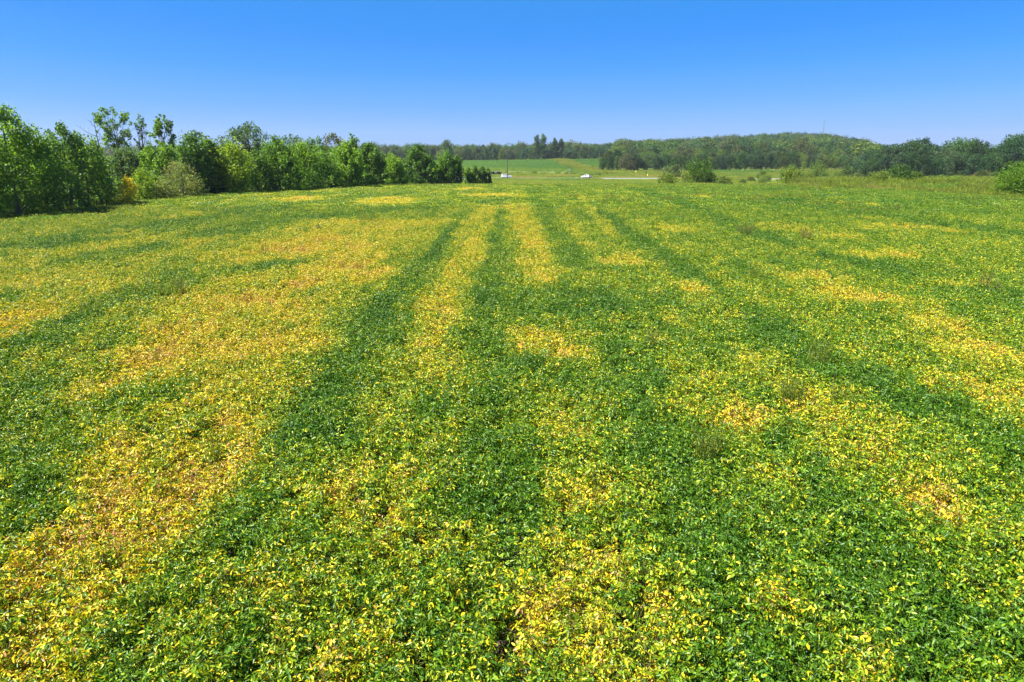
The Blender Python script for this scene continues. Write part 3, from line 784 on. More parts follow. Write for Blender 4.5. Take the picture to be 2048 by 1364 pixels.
def plant_tree(name, cat, label, X, Y, h, w, tint, seed, group=None, soft=.8, sprays=.25, style='bush', bark=None, rad=None, base=.05, nclump=50, nleaf=7000, leaf=.2, cl=.16, plume=1.3, limbs=14, hollow=.35, lean=(0, 0), top=.82, twigs=0, droop=0.):
    root = bpy.data.objects.new(name, None); COL.objects.link(root)
    root.location = (X, Y, float(ground_z(X, Y)) - .05)
    tag(root, label, cat, group)
    b_, C, R0 = build_crown(seed, h, w, style, base, nclump, nleaf, leaf, cl, plume, lean, hollow, droop, soft, sprays)
    co = link('crown', b_.mesh('crown', [m_leaf]), root); co.color = (*tint, 1)
    link('trunk', build_trunk(seed, h, w, C, R0, rad or h * .022, limbs, bark, top, lean, twigs=twigs), root)
    return root

def px_tree(px, Y, ptop, wpx):
    x = col_x(px, Y); h = at_depth(px, ptop, Y)[2] - float(ground_z(x, Y)); w = wpx / (F_PX / cP) * Y * 2 * .98
    return x, h, w

HG = 'trees and bushes of the hedgerow left of the field'
T = GREENS
DG = (.085, .175, .03); MG = (.11, .22, .026); BG = (.145, .27, .024); YG = (.20, .30, .022); BL = (.07, .135, .045); OL = (.17, .21, .07)
HEDGE = [ # px, depth, top px, half width px, tint, style, kind, label
    (14, 62, 208, 78, BG, 'tall', 'tree', 'tallest bright leafy tree at the left edge, feathery branch reaching right'),
    (-75, 60, 235, 70, MG, 'tall', 'tree', 'leafy tree cut by the left edge of the photo'),
    (82, 66, 262, 48, MG, 'bush', 'tree', 'dark mid green tree right of the tallest leftmost tree'),
    (128, 70, 244, 50, DG, 'tall', 'tree', 'pointed dark green tree, second peak from the left edge'),
    (163, 74, 270, 40, MG, 'bush', 'tree', 'dense tree sloping down toward the bare snag'),
    (188, 77, 316, 22, YG, 'bush', 'tree', 'yellow green leafy flank tree left of the yellow bush'),
    (244, 76, 355, 20, (.56, .47, .03), 'bush', 'bush', 'small bright yellow bush at the hedge foot'),
    (275, 82, 340, 23, YG, 'bush', 'bush', 'lime green bush just right of the yellow bush'),
    (305, 88, 350, 18, MG, 'bush', 'bush', 'mid green bush between lime bush and pale bush'),
    (322, 84, 358, 24, (.16, .21, .06), 'bush', 'bush', 'low pale green bush left of the olive bush'),
    (354, 87, 326, 36, OL, 'bush', 'bush', 'wide olive grey rounded bush with fine twigs'),
    (245, 98, 294, 30, BL, 'tall', 'tree', 'blue green tree under the tall open crowned tree'),
    (303, 97, 288, 26, BG, 'bush', 'tree', 'bright green tree behind the pale green bush'),
    (335, 98, 286, 27, BG, 'bush', 'tree', 'bright green tree behind the olive grey bush'),
    (385, 92, 268, 34, DG, 'tall', 'tree', 'tall dark tree right of the olive grey bush'),
    (418, 95, 276, 30, DG, 'tall', 'tree', 'dark tree left of the bright lime green tree'),
    (460, 96, 288, 40, YG, 'bush', 'tree', 'bright lime green tree below the spreading oak'),
    (508, 101, 300, 28, DG, 'tall', 'tree', 'dark narrow tree right of the lime green tree'),
    (555, 104, 274, 42, MG, 'tall', 'tree', 'broad green tree right of the spreading oak'),
    (605, 110, 288, 34, BG, 'tall', 'tree', 'upright light green tree at middle of the hedgerow'),
    (645, 116, 306, 32, MG, 'bush', 'tree', 'lower green tree left of the bright topped tree'),
    (692, 121, 288, 42, BG, 'tall', 'tree', 'bright topped bushy tree, widest right of centre hedgerow'),
    (738, 130, 286, 34, DG, 'tall', 'tree', 'dark tree where hedgerow top drops to the far woods'),
    (785, 140, 312, 24, BG, 'bush', 'tree', 'small bright green tree left of the dark oval tree'),
    (836, 147, 291, 34, DG, 'tall', 'tree', 'dark oval tree near the right end of the hedgerow'),
    (892, 158, 302, 20, MG, 'tall', 'tree', 'small upright tree, second last of the hedgerow'),
    (913, 160, 310, 13, MG, 'column', 'tree', 'narrow last tree at right end of the hedgerow'),
    (862, 156, 318, 16, BG, 'bush', 'tree', 'small pale tree between dark oval tree and last pair'),
    (936, 163, 335, 10, MG, 'tall', 'bush', 'leftmost of the four upright bushes ending the hedgerow'),
    (950, 164, 332, 10, MG, 'tall', 'bush', 'second of the four upright bushes ending the hedgerow'),
    (964, 165, 333, 10, DG, 'tall', 'bush', 'third of the four upright bushes ending the hedgerow'),
    (976, 166, 336, 7, MG, 'tall', 'bush', 'smallest rightmost of four upright bushes ending the hedgerow'),
]
for i, (px, Y, tp, wp, ti, st_, kind, lab) in enumerate(HEDGE):
    x, h, w = px_tree(px, Y, tp, wp)
    y = Y + w * .32; x = col_x(px, y)
    h = at_depth(px, tp, y)[2] - float(ground_z(x, y))
    big_ = h * w
    nl = int(np.clip(big_ * 190, 3000, 16000)); lf = .23 if Y < 80 else .28 if Y < 120 else .34
    if kind == 'bush': lf *= .7
    plant_tree('bush' if kind == 'bush' else 'broadleaf_tree', kind, lab, x, y, h, w * 1.08, ti, 1000 + i * 7, HG, style=st_, base=.02,
               nclump=int(np.clip(40 + big_ * 1.5, 40, 210)), nleaf=nl, leaf=lf, cl=.105 if big_ > 40 else .17, plume=1.9, limbs=12, hollow=.3, soft=.85, sprays=.4)

# undergrowth along the hedge foot: low bushes that close the gaps
def hz_near(px):
    q = min((h_ for h_ in HEDGE if h_[6] == 'tree'), key=lambda h_: abs(h_[0] - px)); w_ = q[7].split()
    cut = next((i_ for i_, v_ in enumerate(w_) if v_ in ('tree', 'tree,')), 3)
    return ' '.join(w_[:cut + 1]).strip(',')
UG = 'low dark undergrowth bushes along the hedgerow foot'
for i in range(24):
    px = -40 + i * 39 + random.uniform(-8, 8)
    Y = np.interp(px, [0, 240, 480, 730, 950], [66, 82, 103, 140, 166]) + random.uniform(.5, 2.5)
    x = col_x(px, Y); h = random.uniform(2.0, 3.4); w = random.uniform(4.0, 6.0)
    plant_tree('undergrowth_bush', 'bush', random.choice(['low dark bush', 'broad low bush']) + ' at the foot of the ' + hz_near(px), x, Y, h, w, random.choice([DG, DG, MG, BL]), 3000 + i, UG,
               style='bush', base=.0, nclump=22, nleaf=1500, leaf=.24, cl=.24, limbs=4)

BG_G = 'taller trees standing behind the hedgerow'
BACK = [
    (237, 112, 214, 44, MG, 'umbrella', .52, 'tall open crowned tree with bare forked trunk against the sky', 40, 2600, .085, 40),
    (289, 114, 221, 17, MG, 'column', .4, 'thin sparse tree between two open crowned trees', 24, 420, .14, 24),
    (331, 112, 224, 29, MG, 'tall', .42, 'tall leafy headed tree right of the sparse thin tree', 36, 2300, .11, 30),
    (497, 128, 249, 58, BL, 'umbrella', .30, 'spreading oak with clumpy crown above the lime tree', 46, 7000, .12, 36),
    (190, 104, 282, 20, DG, 'tall', .2, 'dark tree at the foot of the bare snag', 26, 2200, .2, 10),
    (398, 125, 262, 26, BL, 'round', .3, 'dark rounded tree crown left of the spreading oak', 30, 2500, .17, 10),
    (585, 135, 266, 32, BL, 'round', .25, 'dark tree behind, just right of the spreading oak', 34, 3600, .16, 12),
    (632, 140, 268, 24, DG, 'round', .25, 'dark narrow crown behind the middle of the hedgerow', 30, 2800, .17, 12),
    (668, 142, 265, 30, (.09, .11, .045), 'round', .2, 'greyish green crown behind the bright topped tree', 34, 3200, .16, 12),
    (707, 146, 263, 18, MG, 'tall', .2, 'pointed green tree behind, last tall one before the drop', 26, 2200, .18, 10),
]
for i, (px, Y, tp, wp, ti, st_, base, lab, nc, nl, cl, limbs) in enumerate(BACK):
    x, h, w = px_tree(px, Y, tp, wp)
    plant_tree('open_crowned_tree' if base > .28 else 'broadleaf_tree', 'tree', lab, x, Y, h, w, ti, 2000 + i * 11, BG_G, style=st_, base=base,
               nclump=nc, nleaf=nl, leaf=.3, cl=cl, plume=1.1, limbs=limbs, hollow=.15, rad=.2 if base > .4 else .28, top=.7, twigs=2)
# a lower, denser belt of trees behind the hedgerow closes the gaps
for i in range(27):
    px = -150 + i * 38 + random.uniform(-9, 9); Y = float(np.interp(px, [-150, 0, 480, 950], [92, 100, 128, 190])) + random.uniform(-3, 6)
    tp = np.interp(px, [-150, 0, 150, 200, 240, 300, 500, 720, 800, 900], [265, 270, 285, 312, 314, 300, 292, 292, 320, 334]) + random.uniform(-3, 7)
    if px > 870: break
    x, h, w = px_tree(px, Y, tp, 30)
    plant_tree('broadleaf_tree', 'tree', 'dark plain tree of the back belt behind the ' + hz_near(px), x, Y, h, w, random.choice([DG, DG, BL, MG]), 2500 + i * 3, 'dark belt of trees behind the hedgerow', style='bush', base=.0,
               nclump=40, nleaf=4500, leaf=.42, cl=.2, plume=1.2, limbs=4, hollow=.1)
# bare snag
x, h, w = px_tree(200, 106, 236, 14)
root = bpy.data.objects.new('dead_tree', None); COL.objects.link(root); root.location = (x, 106, float(ground_z(x, 106)))
tag(root, 'thin leafless dead tree left of the tall open crowned tree', 'dead tree', BG_G)
g = np.random.default_rng(5); b_ = MB()
tp_ = np.array([[0, 0, 0], [.1, 0, h * .4], [-.1, .1, h * .7], [-.25, 0, h]]); tube(b_, tp_, [.16, .11, .07, .02], 5)
for zf, dx, dz in ((.55, 1.6, .9), (.62, -1.8, 1.5), (.7, .9, 1.2), (.76, -2.6, 1.7), (.82, .8, 1.3), (.88, -.9, 1.1), (.5, 2.3, .5)):
    s = np.array([0, 0, h * zf]); e = s + [dx, g.normal(0, .4), dz]; m = (s + e) / 2 + [0, 0, -.2]
    tube(b_, np.array([s, m, e]), [.05, .035, .012], 4)
    for _ in range(3):
        q = s + (e - s) * g.uniform(.4, .9); tube(b_, np.array([q, q + [g.normal(0, .4), g.normal(0, .3), g.uniform(.2, .7)]]), [.02, .008], 3)
link('trunk', b_.mesh('trunk', m_bark, False), root)

# bushes in the meadow on the right
MEADOW_BUSH = [
    (1396, 190, 320, 26, (.075, .15, .014), 'round', .0, 'dark green small tree standing alone before the road', 'lone_tree', 'tree', 60, 6500),
    (1425, 192, 343, 12, DG, 'bush', 0, 'dark low bush touching the lone tree on its right', 'bush', 'bush', 24, 2000),
    (1585, 165, 338, 24, (.15, .22, .03), 'bush', 0, 'light green bush standing by the road right of the lone tree', 'bush', 'bush', 36, 3600),
    (1612, 167, 356, 16, (.12, .18, .025), 'bush', 0, 'low bush joined to the light green bush', 'bush', 'bush', 24, 1800),
    (1340, 172, 350, 20, (.14, .2, .03), 'bush', 0, 'low pale bush left of the lone tree', 'bush', 'bush', 24, 1800),
    (1450, 168, 355, 18, (.1, .16, .03), 'bush', 0, 'low bush right of the lone tree by the field edge', 'bush', 'bush', 24, 1500),
    (1768, 135, 347, 24, (.14, .2, .03), 'bush', 0, 'pale round bush left of the dark vine covered bush', 'bush', 'bush', 36, 3200),
    (1806, 138, 337, 30, (.06, .125, .018), 'bush', 0, 'dark vine covered bush in the meadow', 'bush', 'bush', 44, 4500),
    (1838, 140, 345, 18, (.1, .16, .022), 'bush', 0, 'green bush right of the dark vine covered bush', 'bush', 'bush', 30, 2400),
    (1640, 290, 325, 20, (.12, .19, .025), 'bush', 0, 'bright green bush beyond the road below the wood', 'bush', 'bush', 30, 2000),
    (1590, 300, 330, 14, (.09, .15, .03), 'bush', 0, 'small green bush beyond the road, left of the bright one', 'bush', 'bush', 24, 1400),
    (1700, 290, 335, 12, (.07, .12, .03), 'bush', 0, 'narrow bush beyond the road before the right wood', 'bush', 'bush', 24, 1400),
    (2052, 92, 328, 42, (.11, .21, .018), 'bush', 0, 'large bright yellow green bush at the right edge', 'bush', 'bush', 90, 11000),
    (2150, 96, 300, 70, DG, 'bush', 0, 'tall dark bush beyond the right edge', 'bush', 'bush', 50, 4000),
    (1350, 330, 330, 13, (.12, .17, .05), 'round', .0, 'small pale rounded tree before the middle wood', 'small_tree', 'tree', 24, 1300),
    (1335, 320, 333, 10, (.12, .17, .05), 'round', .0, 'pale rounded bush before the middle wood', 'bush', 'bush', 24, 1000),
    (1355, 325, 330, 8, (.07, .12, .03), 'round', .0, 'dark little bush right of the pale rounded bush', 'bush', 'bush', 24, 900),
]
for i, (px, Y, tp, wp, ti, st_, base, lab, nm, cat, nc, nl) in enumerate(MEADOW_BUSH):
    x, h, w = px_tree(px, Y, tp, wp)
    plant_tree(nm, cat, lab, x, Y, h, w * 1.1, ti, 4000 + i * 5, 'bushes and small trees in the meadow', style=st_, base=base, nclump=nc, nleaf=nl,
               leaf=.2 if Y < 120 else .3 if Y < 250 else .45, cl=.19, plume=1.35, limbs=8, hollow=.2)

# ---------------------------------------------------------------- far trees: a few kinds, copied one by one
def far_proto(seed, h, w, style, nl, leaf, nc=34, base=.06, cl=.2):
    b_, C, R0 = build_crown(seed, h, w, style, base, nc, nl, leaf, cl, 1.1, hollow=.45, soft=.28)
    return b_.mesh('crown', [m_leaf]), build_trunk(seed, h, w, C, R0, h * .018, 5)
PRO = [far_proto(50, 14, 12, 'round', 3800, .62, 26), far_proto(51, 15, 11, 'tall', 3600, .6, 28), far_proto(52, 12, 12, 'bush', 3400, .6, 26),
       far_proto(53, 16, 13, 'round', 4000, .66, 30, .1), far_proto(54, 13, 9, 'tall', 3000, .55, 24), far_proto(55, 11, 13, 'bush', 3600, .6, 28)]
PRH = [14, 15, 12, 16, 13, 11]
POP = far_proto(60, 24, 7, 'column', 3200, .7, 34, .05, .22)
FT = [(.05, .115, .03), (.038, .095, .03), (.06, .13, .03), (.08, .145, .03), (.1, .145, .035), (.055, .115, .045), (.12, .185, .03), (.09, .105, .05), (.045, .10, .04), (.07, .12, .05)]
TONE = ['mid green', 'dark green', 'fresh green', 'light green', 'yellowish green', 'blue green', 'pale yellow green', 'brownish olive', 'deep green', 'grass green']
def zone(px):
    for lim, t_ in ((800, 'above the hedgerow end'), (880, 'left of the tall upright tree'), (935, 'around the tall upright tree'), (985, 'over the four end bushes'), (1030, 'behind the utility pole'), (1068, 'just left of the poplars'), (1130, 'below the poplars'),
                    (1170, 'just right of the poplars'), (1235, 'over the small right crop field'), (1300, 'over the yellow marker post'), (1360, 'left of the lone tree'), (1430, 'behind the lone tree'), (1500, 'right of the lone tree'), (1560, 'left of the light green bush'),
                    (1620, 'behind the light green bush'), (1680, 'below the radio mast'), (1740, 'right of the radio mast'), (1790, 'above the pale round bush'), (1850, 'above the vine covered bush'), (1920, 'right of the vine covered bush'), (1990, 'left of the edge bush')):
        if px < lim: return t_
    return 'above the bush at the right edge'
def describe(tint, what, px): return TONE[FT.index(tint)] + ' ' + what + ' ' + zone(px)
def far_tree(x, y, h, tint, label, group, pi=None, ws=1., cat='tree', name='woodland_tree', mesh=None, ph=None):
    pi = random.randrange(6) if pi is None else pi
    cm, tm = mesh or PRO[pi]; s = h / (ph or PRH[pi])
    r = bpy.data.objects.new(name, None); COL.objects.link(r)
    r.location = (x, y, float(ground_z(x, y)) - .1); r.rotation_euler.z = random.random() * 6.283; r.scale = (s * ws, s * ws, s)
    tag(r, label, cat, group)
    c = link('crown', cm, r); j = random.uniform(.55, 1.2); c.color = (tint[0] * j, tint[1] * j, tint[2] * j, 1)
    link('trunk', tm, r); return r
cnt = 0
# centre wood behind the hilltop crop
for rowi, (Y0, tp) in enumerate(((676, 297), (700, 293), (735, 290))):
    px = 690
    while px < 1215:
        Y = Y0 + random.uniform(-6, 10); x = col_x(px, Y)
        h = at_depth(px, tp + random.uniform(-4, 5), Y)[2] - float(ground_z(x, Y))
        ti = random.choice(FT); far_tree(x, Y, max(h, 9), ti, describe(ti, ['front tree of centre wood', 'second row tree of centre wood', 'back tree of centre wood'][rowi], px), 'trees of the centre wood beyond the hilltop crop', ws=random.uniform(.85, 1.1)); cnt += 1
        px += random.uniform(13, 19) if rowi < 2 else random.uniform(17, 24)
# middle wood right of the crop, base at the meadow
MW = 'rounded tree at the front of the middle wood'
for rowi, (Y0, tp0, stp) in enumerate(((432, 310, 18), (452, 306, 19), (490, 301, 22))):
    px = 1205 + rowi * 6
    while px < 1760:
        Y = Y0 + random.uniform(-5, 8) + np.clip(px - 1390, 0, 150) * .18; x = col_x(px, Y)
        tp = tp0 + np.interp(px, [1200, 1230, 1400, 1480, 1760], [2, -2, 2, -2, 4]) + random.uniform(-5, 6)
        h = at_depth(px, tp, Y)[2] - float(ground_z(x, Y))
        ti = random.choice(FT); far_tree(x, Y, max(h, 6), ti, describe(ti, ['front tree of middle wood', 'second row tree of middle wood', 'taller back tree of middle wood'][rowi], px),
                 'trees of the middle wood', ws=random.uniform(.85, 1.15)); cnt += 1
        px += stp * random.uniform(.8, 1.25)
# right wood
for rowi, (Y0, tp0, stp) in enumerate(((320, 312, 26), (345, 298, 24), (380, 290, 26))):
    px = 1725 + rowi * 10
    while px < 2180:
        Y = Y0 + random.uniform(-6, 8); x = col_x(px, Y)
        tp = tp0 + np.interp(px, [1725, 1780, 1835, 1880, 1940, 1985, 2030, 2100], [8, 2, -16, 2, -16, 2, -24, -26]) * (1 if rowi else .6) + random.uniform(-5, 5)
        h = at_depth(px, tp, Y)[2] - float(ground_z(x, Y))
        ti = random.choice(FT[:3] + FT[5:6] + FT[8:]); far_tree(x, Y, max(h, 5), ti, describe(ti, ['front tree of right wood', 'second row tree of right wood', 'skyline tree of right wood'][rowi], px),
                 'trees of the right wood', ws=random.uniform(.8, 1.1)); cnt += 1
        px += stp * random.uniform(.8, 1.2)
# shrubs before the right wood
for i in range(26):
    px = random.uniform(1500, 2040); Y = random.uniform(235, 325); x = col_x(px, Y)
    if abs(float(road_d(x, Y))) < 9: Y += 24; x = col_x(px, Y)
    ti = random.choice([FT[4], FT[6], FT[3]]); far_tree(x, Y, random.uniform(2.0, 4.2), (ti[0] * 1.3, ti[1] * 1.15, ti[2]), describe(ti, 'low meadow scrub bush', px).replace('above', 'below').replace('over', 'beside'), 'scrub bushes before the right wood', pi=random.choice([2, 5]), ws=1.3, cat='bush', name='scrub_bush'); cnt += 1
# rounded bushes along the rough margin on the right
for i, px in enumerate((1490, 1530, 1660, 1690, 1730, 1865, 1890, 1915, 1945, 1975, 1920, 1850, 1780, 1700)):
    Y = (178, 205, 160, 210, 150, 150, 185, 130, 160, 122, 215, 215, 200, 240)[i]; x = col_x(px, Y); ti = FT[(6, 4, 6, 3, 4, 6, 2, 6, 4, 6, 3, 2, 6, 4)[i]]
    far_tree(x, Y, random.uniform(1.7, 2.9), tuple(c_ * 1.35 for c_ in ti), ['low pale', 'wide pale', 'small green', 'rounded green'][i % 4] + ' bush in the rough margin ' + zone(px).replace('above', 'beside').replace('over', 'beside'), 'bushes of the rough margin on the right', pi=(2, 5)[i % 2], ws=1.35, cat='bush', name='margin_bush'); cnt += 1
# poplars and the tall round tree
for px, tp, lab, s in ((1074, 267, 'leftmost of the four tall poplars on the skyline', 1.5), (1086, 265, 'second of four tall poplars, the tallest', 1.6), (1109, 273, 'third of the four tall poplars on the skyline', 1.5), (1122, 275, 'rightmost of the four tall poplars on the skyline', 1.9)):
    Y = 668.; x = col_x(px, Y); h = at_depth(px, tp, Y)[2] - float(ground_z(x, Y))
    far_tree(x, Y, h, (.065, .13, .04), lab, 'four tall poplars on the skyline', ws=s * .7, name='poplar_tree', mesh=POP, ph=24)
x = col_x(893, 560); far_tree(x, 560, at_depth(893, 279, 560)[2] - float(ground_z(x, 560)), (.07, .125, .04), 'tall upright tree standing above the wood left of centre', 'trees of the centre wood beyond the hilltop crop', pi=1, ws=.95)

# trees on the wooded hill: the nearest singly, the rest as one mass
hx, hy = [], []
k = 52000
Yr = np.sqrt(rng.uniform(500 ** 2, 1500 ** 2, k)); pxr = rng.uniform(-350, 2400, k); Xr = (pxr - CX) / (F_PX / cP) * Yr
ok = np.ones(k, bool)
ok &= ~((pxr < 1215) & (Yr < 750))
ok &= ~((pxr < 1240) & (Yr < 690))
Xr, Yr = Xr[ok], Yr[ok]
# keep a spacing of about 9 m on a hash grid
seen = {}; keep = []
for i in range(len(Xr)):
    c_ = (int(Xr[i] // 12.5), int(Yr[i] // (12.5 if Yr[i] < 900 else 18)))
    if c_ in seen: continue
    seen[c_] = 1; keep.append(i)
Xr, Yr = Xr[keep], Yr[keep]
o_ = np.argsort(Yr); Xr, Yr = Xr[o_], Yr[o_]
front = (Xr / Yr > .14) & (Yr < 600)
single = np.nonzero(front)[0][:max(0, 285 - cnt)]
for i in single:
    ti = random.choice(FT); far_tree(Xr[i], Yr[i], random.uniform(10, 15), ti, describe(ti, 'tree low on the wooded hill', CX + Xr[i] / Yr[i] * F_PX / cP), 'trees on the lower slope of the wooded hill', ws=random.uniform(.8, 1.05))
rest = np.ones(len(Xr), bool); rest[single] = False
Xr, Yr = Xr[rest], Yr[rest]; k = len(Xr)
b_list = []
for i in range(5):
    b_, C, R0 = build_crown(700 + i, 1.0, .95, ['round', 'tall', 'round', 'bush', 'round'][i], .05, 20, 1300, .06, .2, 1.1, hollow=.5, soft=.25)
    b_list.append(b_.mesh('woodland_crown', [m_leaf_i]))
hcoll = collection_of('woodland_crown', b_list)
FTa = np.array(FT) * .78; TI = FTa[rng.integers(0, len(FT), k)] * rng.uniform(.7, 1.5, (k, 1))
hh = rng.uniform(9, 18.5, k) * np.where(Xr / Yr > .5, .72, 1)
ww = rng.uniform(.95, 1.35, k) * hh
rot = np.stack([np.zeros(k), np.zeros(k), rng.random(k) * 6.283], 1)
hw_ = scatter('hillside_woodland', np.stack([Xr, Yr, ground_z(Xr, Yr)], 1), rot, np.stack([ww, ww, hh], 1), rng.integers(0, 5, k), hcoll, {'seed': rng.random(k)}, {'tint': TI})
tag(hw_, 'dense broadleaf woodland covering the far hill', 'woodland', kind='stuff')
print('far trees', cnt, 'single', len(single), 'mass', k, 'near soy', n_near)

# grassy waterway running down the rise
def strip_clumps(pl, n_, wid_, tint_names, name, label, h=(.8, 1.6)):
    pl = np.array(pl); t_ = rng.random(n_) * (len(pl) - 1); i = t_.astype(int); f_ = (t_ - i)[:, None]
    p = pl[i] * (1 - f_) + pl[i + 1] * f_ + rng.normal(0, wid_, (n_, 2))
    s_ = rng.uniform(1.6, 2.6, n_)
    rot = np.stack([np.zeros(n_), np.zeros(n_), rng.random(n_) * 6.283], 1)
    ob = scatter(name, np.stack([p[:, 0], p[:, 1], ground_z(p[:, 0], p[:, 1])], 1), rot, np.stack([s_, s_, rng.uniform(*h, n_)], 1), rng.integers(0, 5, n_), mcoll, {'seed': rng.random(n_)}, {'tint': tints(p[:, 0], p[:, 1], tint_names, 9)})
    return tag(ob, label, 'grass', kind='stuff')
strip_clumps([gpt(1116, 655), gpt(1128, 600), gpt(1148, 530), gpt(1172, 455), gpt(1190, 400), gpt(1200, 370)], 1500, 3.5, ['lime', 'olive', 'lime', 'tan'], 'waterway_grass', 'rough grass along the waterway down the rise', (1., 2.))

# ---------------------------------------------------------------- single weeds standing out of the near crop
def tall_weed(px, py, h, label, tint, seed, n_=40, w=.5):
    x, y = at(px, py, .7); root = bpy.data.objects.new('tall_weed', None); COL.objects.link(root)
    root.location = (x, y, float(ground_z(x, y)) + .02); tag(root, label, 'weed', 'tall weeds standing above the soybeans')
    g = np.random.default_rng(seed); b_ = MB(); s_ = MB()
    for i in range(n_):
        a = g.random() * 6.283; r_ = w * .5 * math.sqrt(g.random()); le = g.uniform(.05, .22)
        p0 = np.array([math.cos(a) * r_ * .6, math.sin(a) * r_ * .6, 0]); hh = h * g.uniform(.75, 1.05)
        p1 = p0 + [math.cos(a) * le * .4, math.sin(a) * le * .4, hh * .6]; p2 = p0 + [math.cos(a) * le, math.sin(a) * le, hh]
        tube(s_, np.array([p0, p1, p2]), [.005, .004, .002], 3)
        kk = 10; tt = g.uniform(.5, 1, kk)[:, None]; c = p1 * (1 - (tt - .5) * 2) + p2 * (tt - .5) * 2 + g.normal(0, .018, (kk, 3))
        quads(b_, c, np.stack([g.normal(0, .5, kk), g.normal(0, .5, kk), np.ones(kk)], 1), g.normal(0, 1, (kk, 3)), g.uniform(.05, .11, kk), g.uniform(.012, .022, kk), g.random(kk), g.random(kk))
    a = link('leaves', b_.mesh('leaves', [m_leaf]), root); a.color = (*tint, 1)
    c_ = link('stems', s_.mesh('stems', [m_leaf]), root); c_.color = (*tint, 1)
WLIME = (.2, .26, .04); WTAN = (.24, .24, .07); WRED = (.26, .18, .08)
for i, (px, py, h, lab, ti, n_, w) in enumerate([
    (1638, 722, 1.25, 'bright green feathery weed clump at the dark strip', WLIME, 60, .6),
    (1582, 800, 1.35, 'pale green weed clump near field centre right', WLIME, 45, .5),
    (1680, 800, 1.3, 'thin pale weed right of the pale clump', WLIME, 14, .3),
    (1412, 910, 1.3, 'yellow green weed clump nearest the camera', WLIME, 50, .5),
    (1490, 470, 1.5, 'tall pale weeds in the middle right of the field', WTAN, 70, 1.6),
    (1612, 480, 1.5, 'reddish seed headed weed beside yellow patch on right', WRED, 40, .8),
    (1968, 575, 1.4, 'reddish brown weed by the right edge', WRED, 20, .45),
    (1990, 585, 1.2, 'lower reddish brown weed beside the one at the right edge', WRED, 12, .4),
    (1302, 690, 1.2, 'brownish sparse weed under dark hollow at centre right', WTAN, 20, .4),
    (362, 585, 1.4, 'brownish upright weed in the left green strip', WTAN, 30, .5),
    (335, 590, 1.3, 'green feathery weed left of the brownish upright weed', WLIME, 60, 1.0),
    (180, 625, 1.2, 'lime weed clump at the far left strip', WLIME, 50, .9),
    (530, 505, 1.4, 'small brown weed above the yellow band at left', WTAN, 24, .4),
    (735, 445, 1.6, 'olive weed clump in the far left middle of the field', WLIME, 90, 2.5),
    (1220, 400, 1.6, 'reddish weeds in far strip toward the white car', WTAN, 50, 1.5),
    (1330, 540, 1.3, 'thin olive weed beside the yellow cross patch', WTAN, 14, .3),
    (1510, 555, 1.3, 'olive weed below the middle right weeds', WLIME, 26, .5)]):
    tall_weed(px, py, h, lab, ti, 6000 + i, n_, w)

# ---------------------------------------------------------------- vehicles
def car_profile(kind):
    if kind == 'suv':   # (x, z) of the side outline, front at +x
        low = [(-2.35, .42), (-2.4, .75), (-2.38, 1.05), (-2.25, 1.12), (1.15, 1.1), (2.1, 1.0), (2.36, .82), (2.4, .5), (2.3, .34)]
        up = [(-2.22, 1.12), (-2.02, 1.62), (-1.85, 1.70), (.15, 1.72), (.35, 1.66), (1.15, 1.10)]
    else:
        low = [(-2.15, .38), (-2.22, .7), (-2.15, .98), (-1.9, 1.02), (1.05, .98), (1.85, .85), (2.12, .68), (2.16, .42), (2.05, .3)]
        up = [(-1.95, 1.0), (-1.45, 1.38), (-1.1, 1.46), (.1, 1.47), (.35, 1.42), (1.1, .97)]
    return low, up
def extrude(prof, w0, w1=None, zmid=None):
    """side outline -> body with rounded shoulders (three widths)"""
    b_ = MB(); k = len(prof); p = np.array(prof); ctr = p.mean(0)
    ys = [-1, -.93, .93, 1]; V = []
    for q in ys:
        for x, z in prof:
            ww = w0 if w1 is None else w0 + (w1 - w0) * (z - zmid[0]) / (zmid[1] - zmid[0])
            s_ = .93 if abs(q) == 1 else 1.
            V.append((ctr[0] + (x - ctr[0]) * (1 - (1 - s_) * .35), q * ww / 2, ctr[1] + (z - ctr[1]) * s_))
    F = []
    for r in range(3):
        for i in range(k):
            j = (i + 1) % k; F.append([r * k + i, r * k + j, (r + 1) * k + j, (r + 1) * k + i])
    b_.add(V, F); b_.f.append(np.array([[i for i in range(k)][::-1]])); b_.mi.append(np.zeros(1)); b_.f.append(np.array([[3 * k + i for i in range(k)]])); b_.mi.append(np.zeros(1))
    for kk in b_.fa: b_.fa[kk].append(np.zeros(2))
    return b_
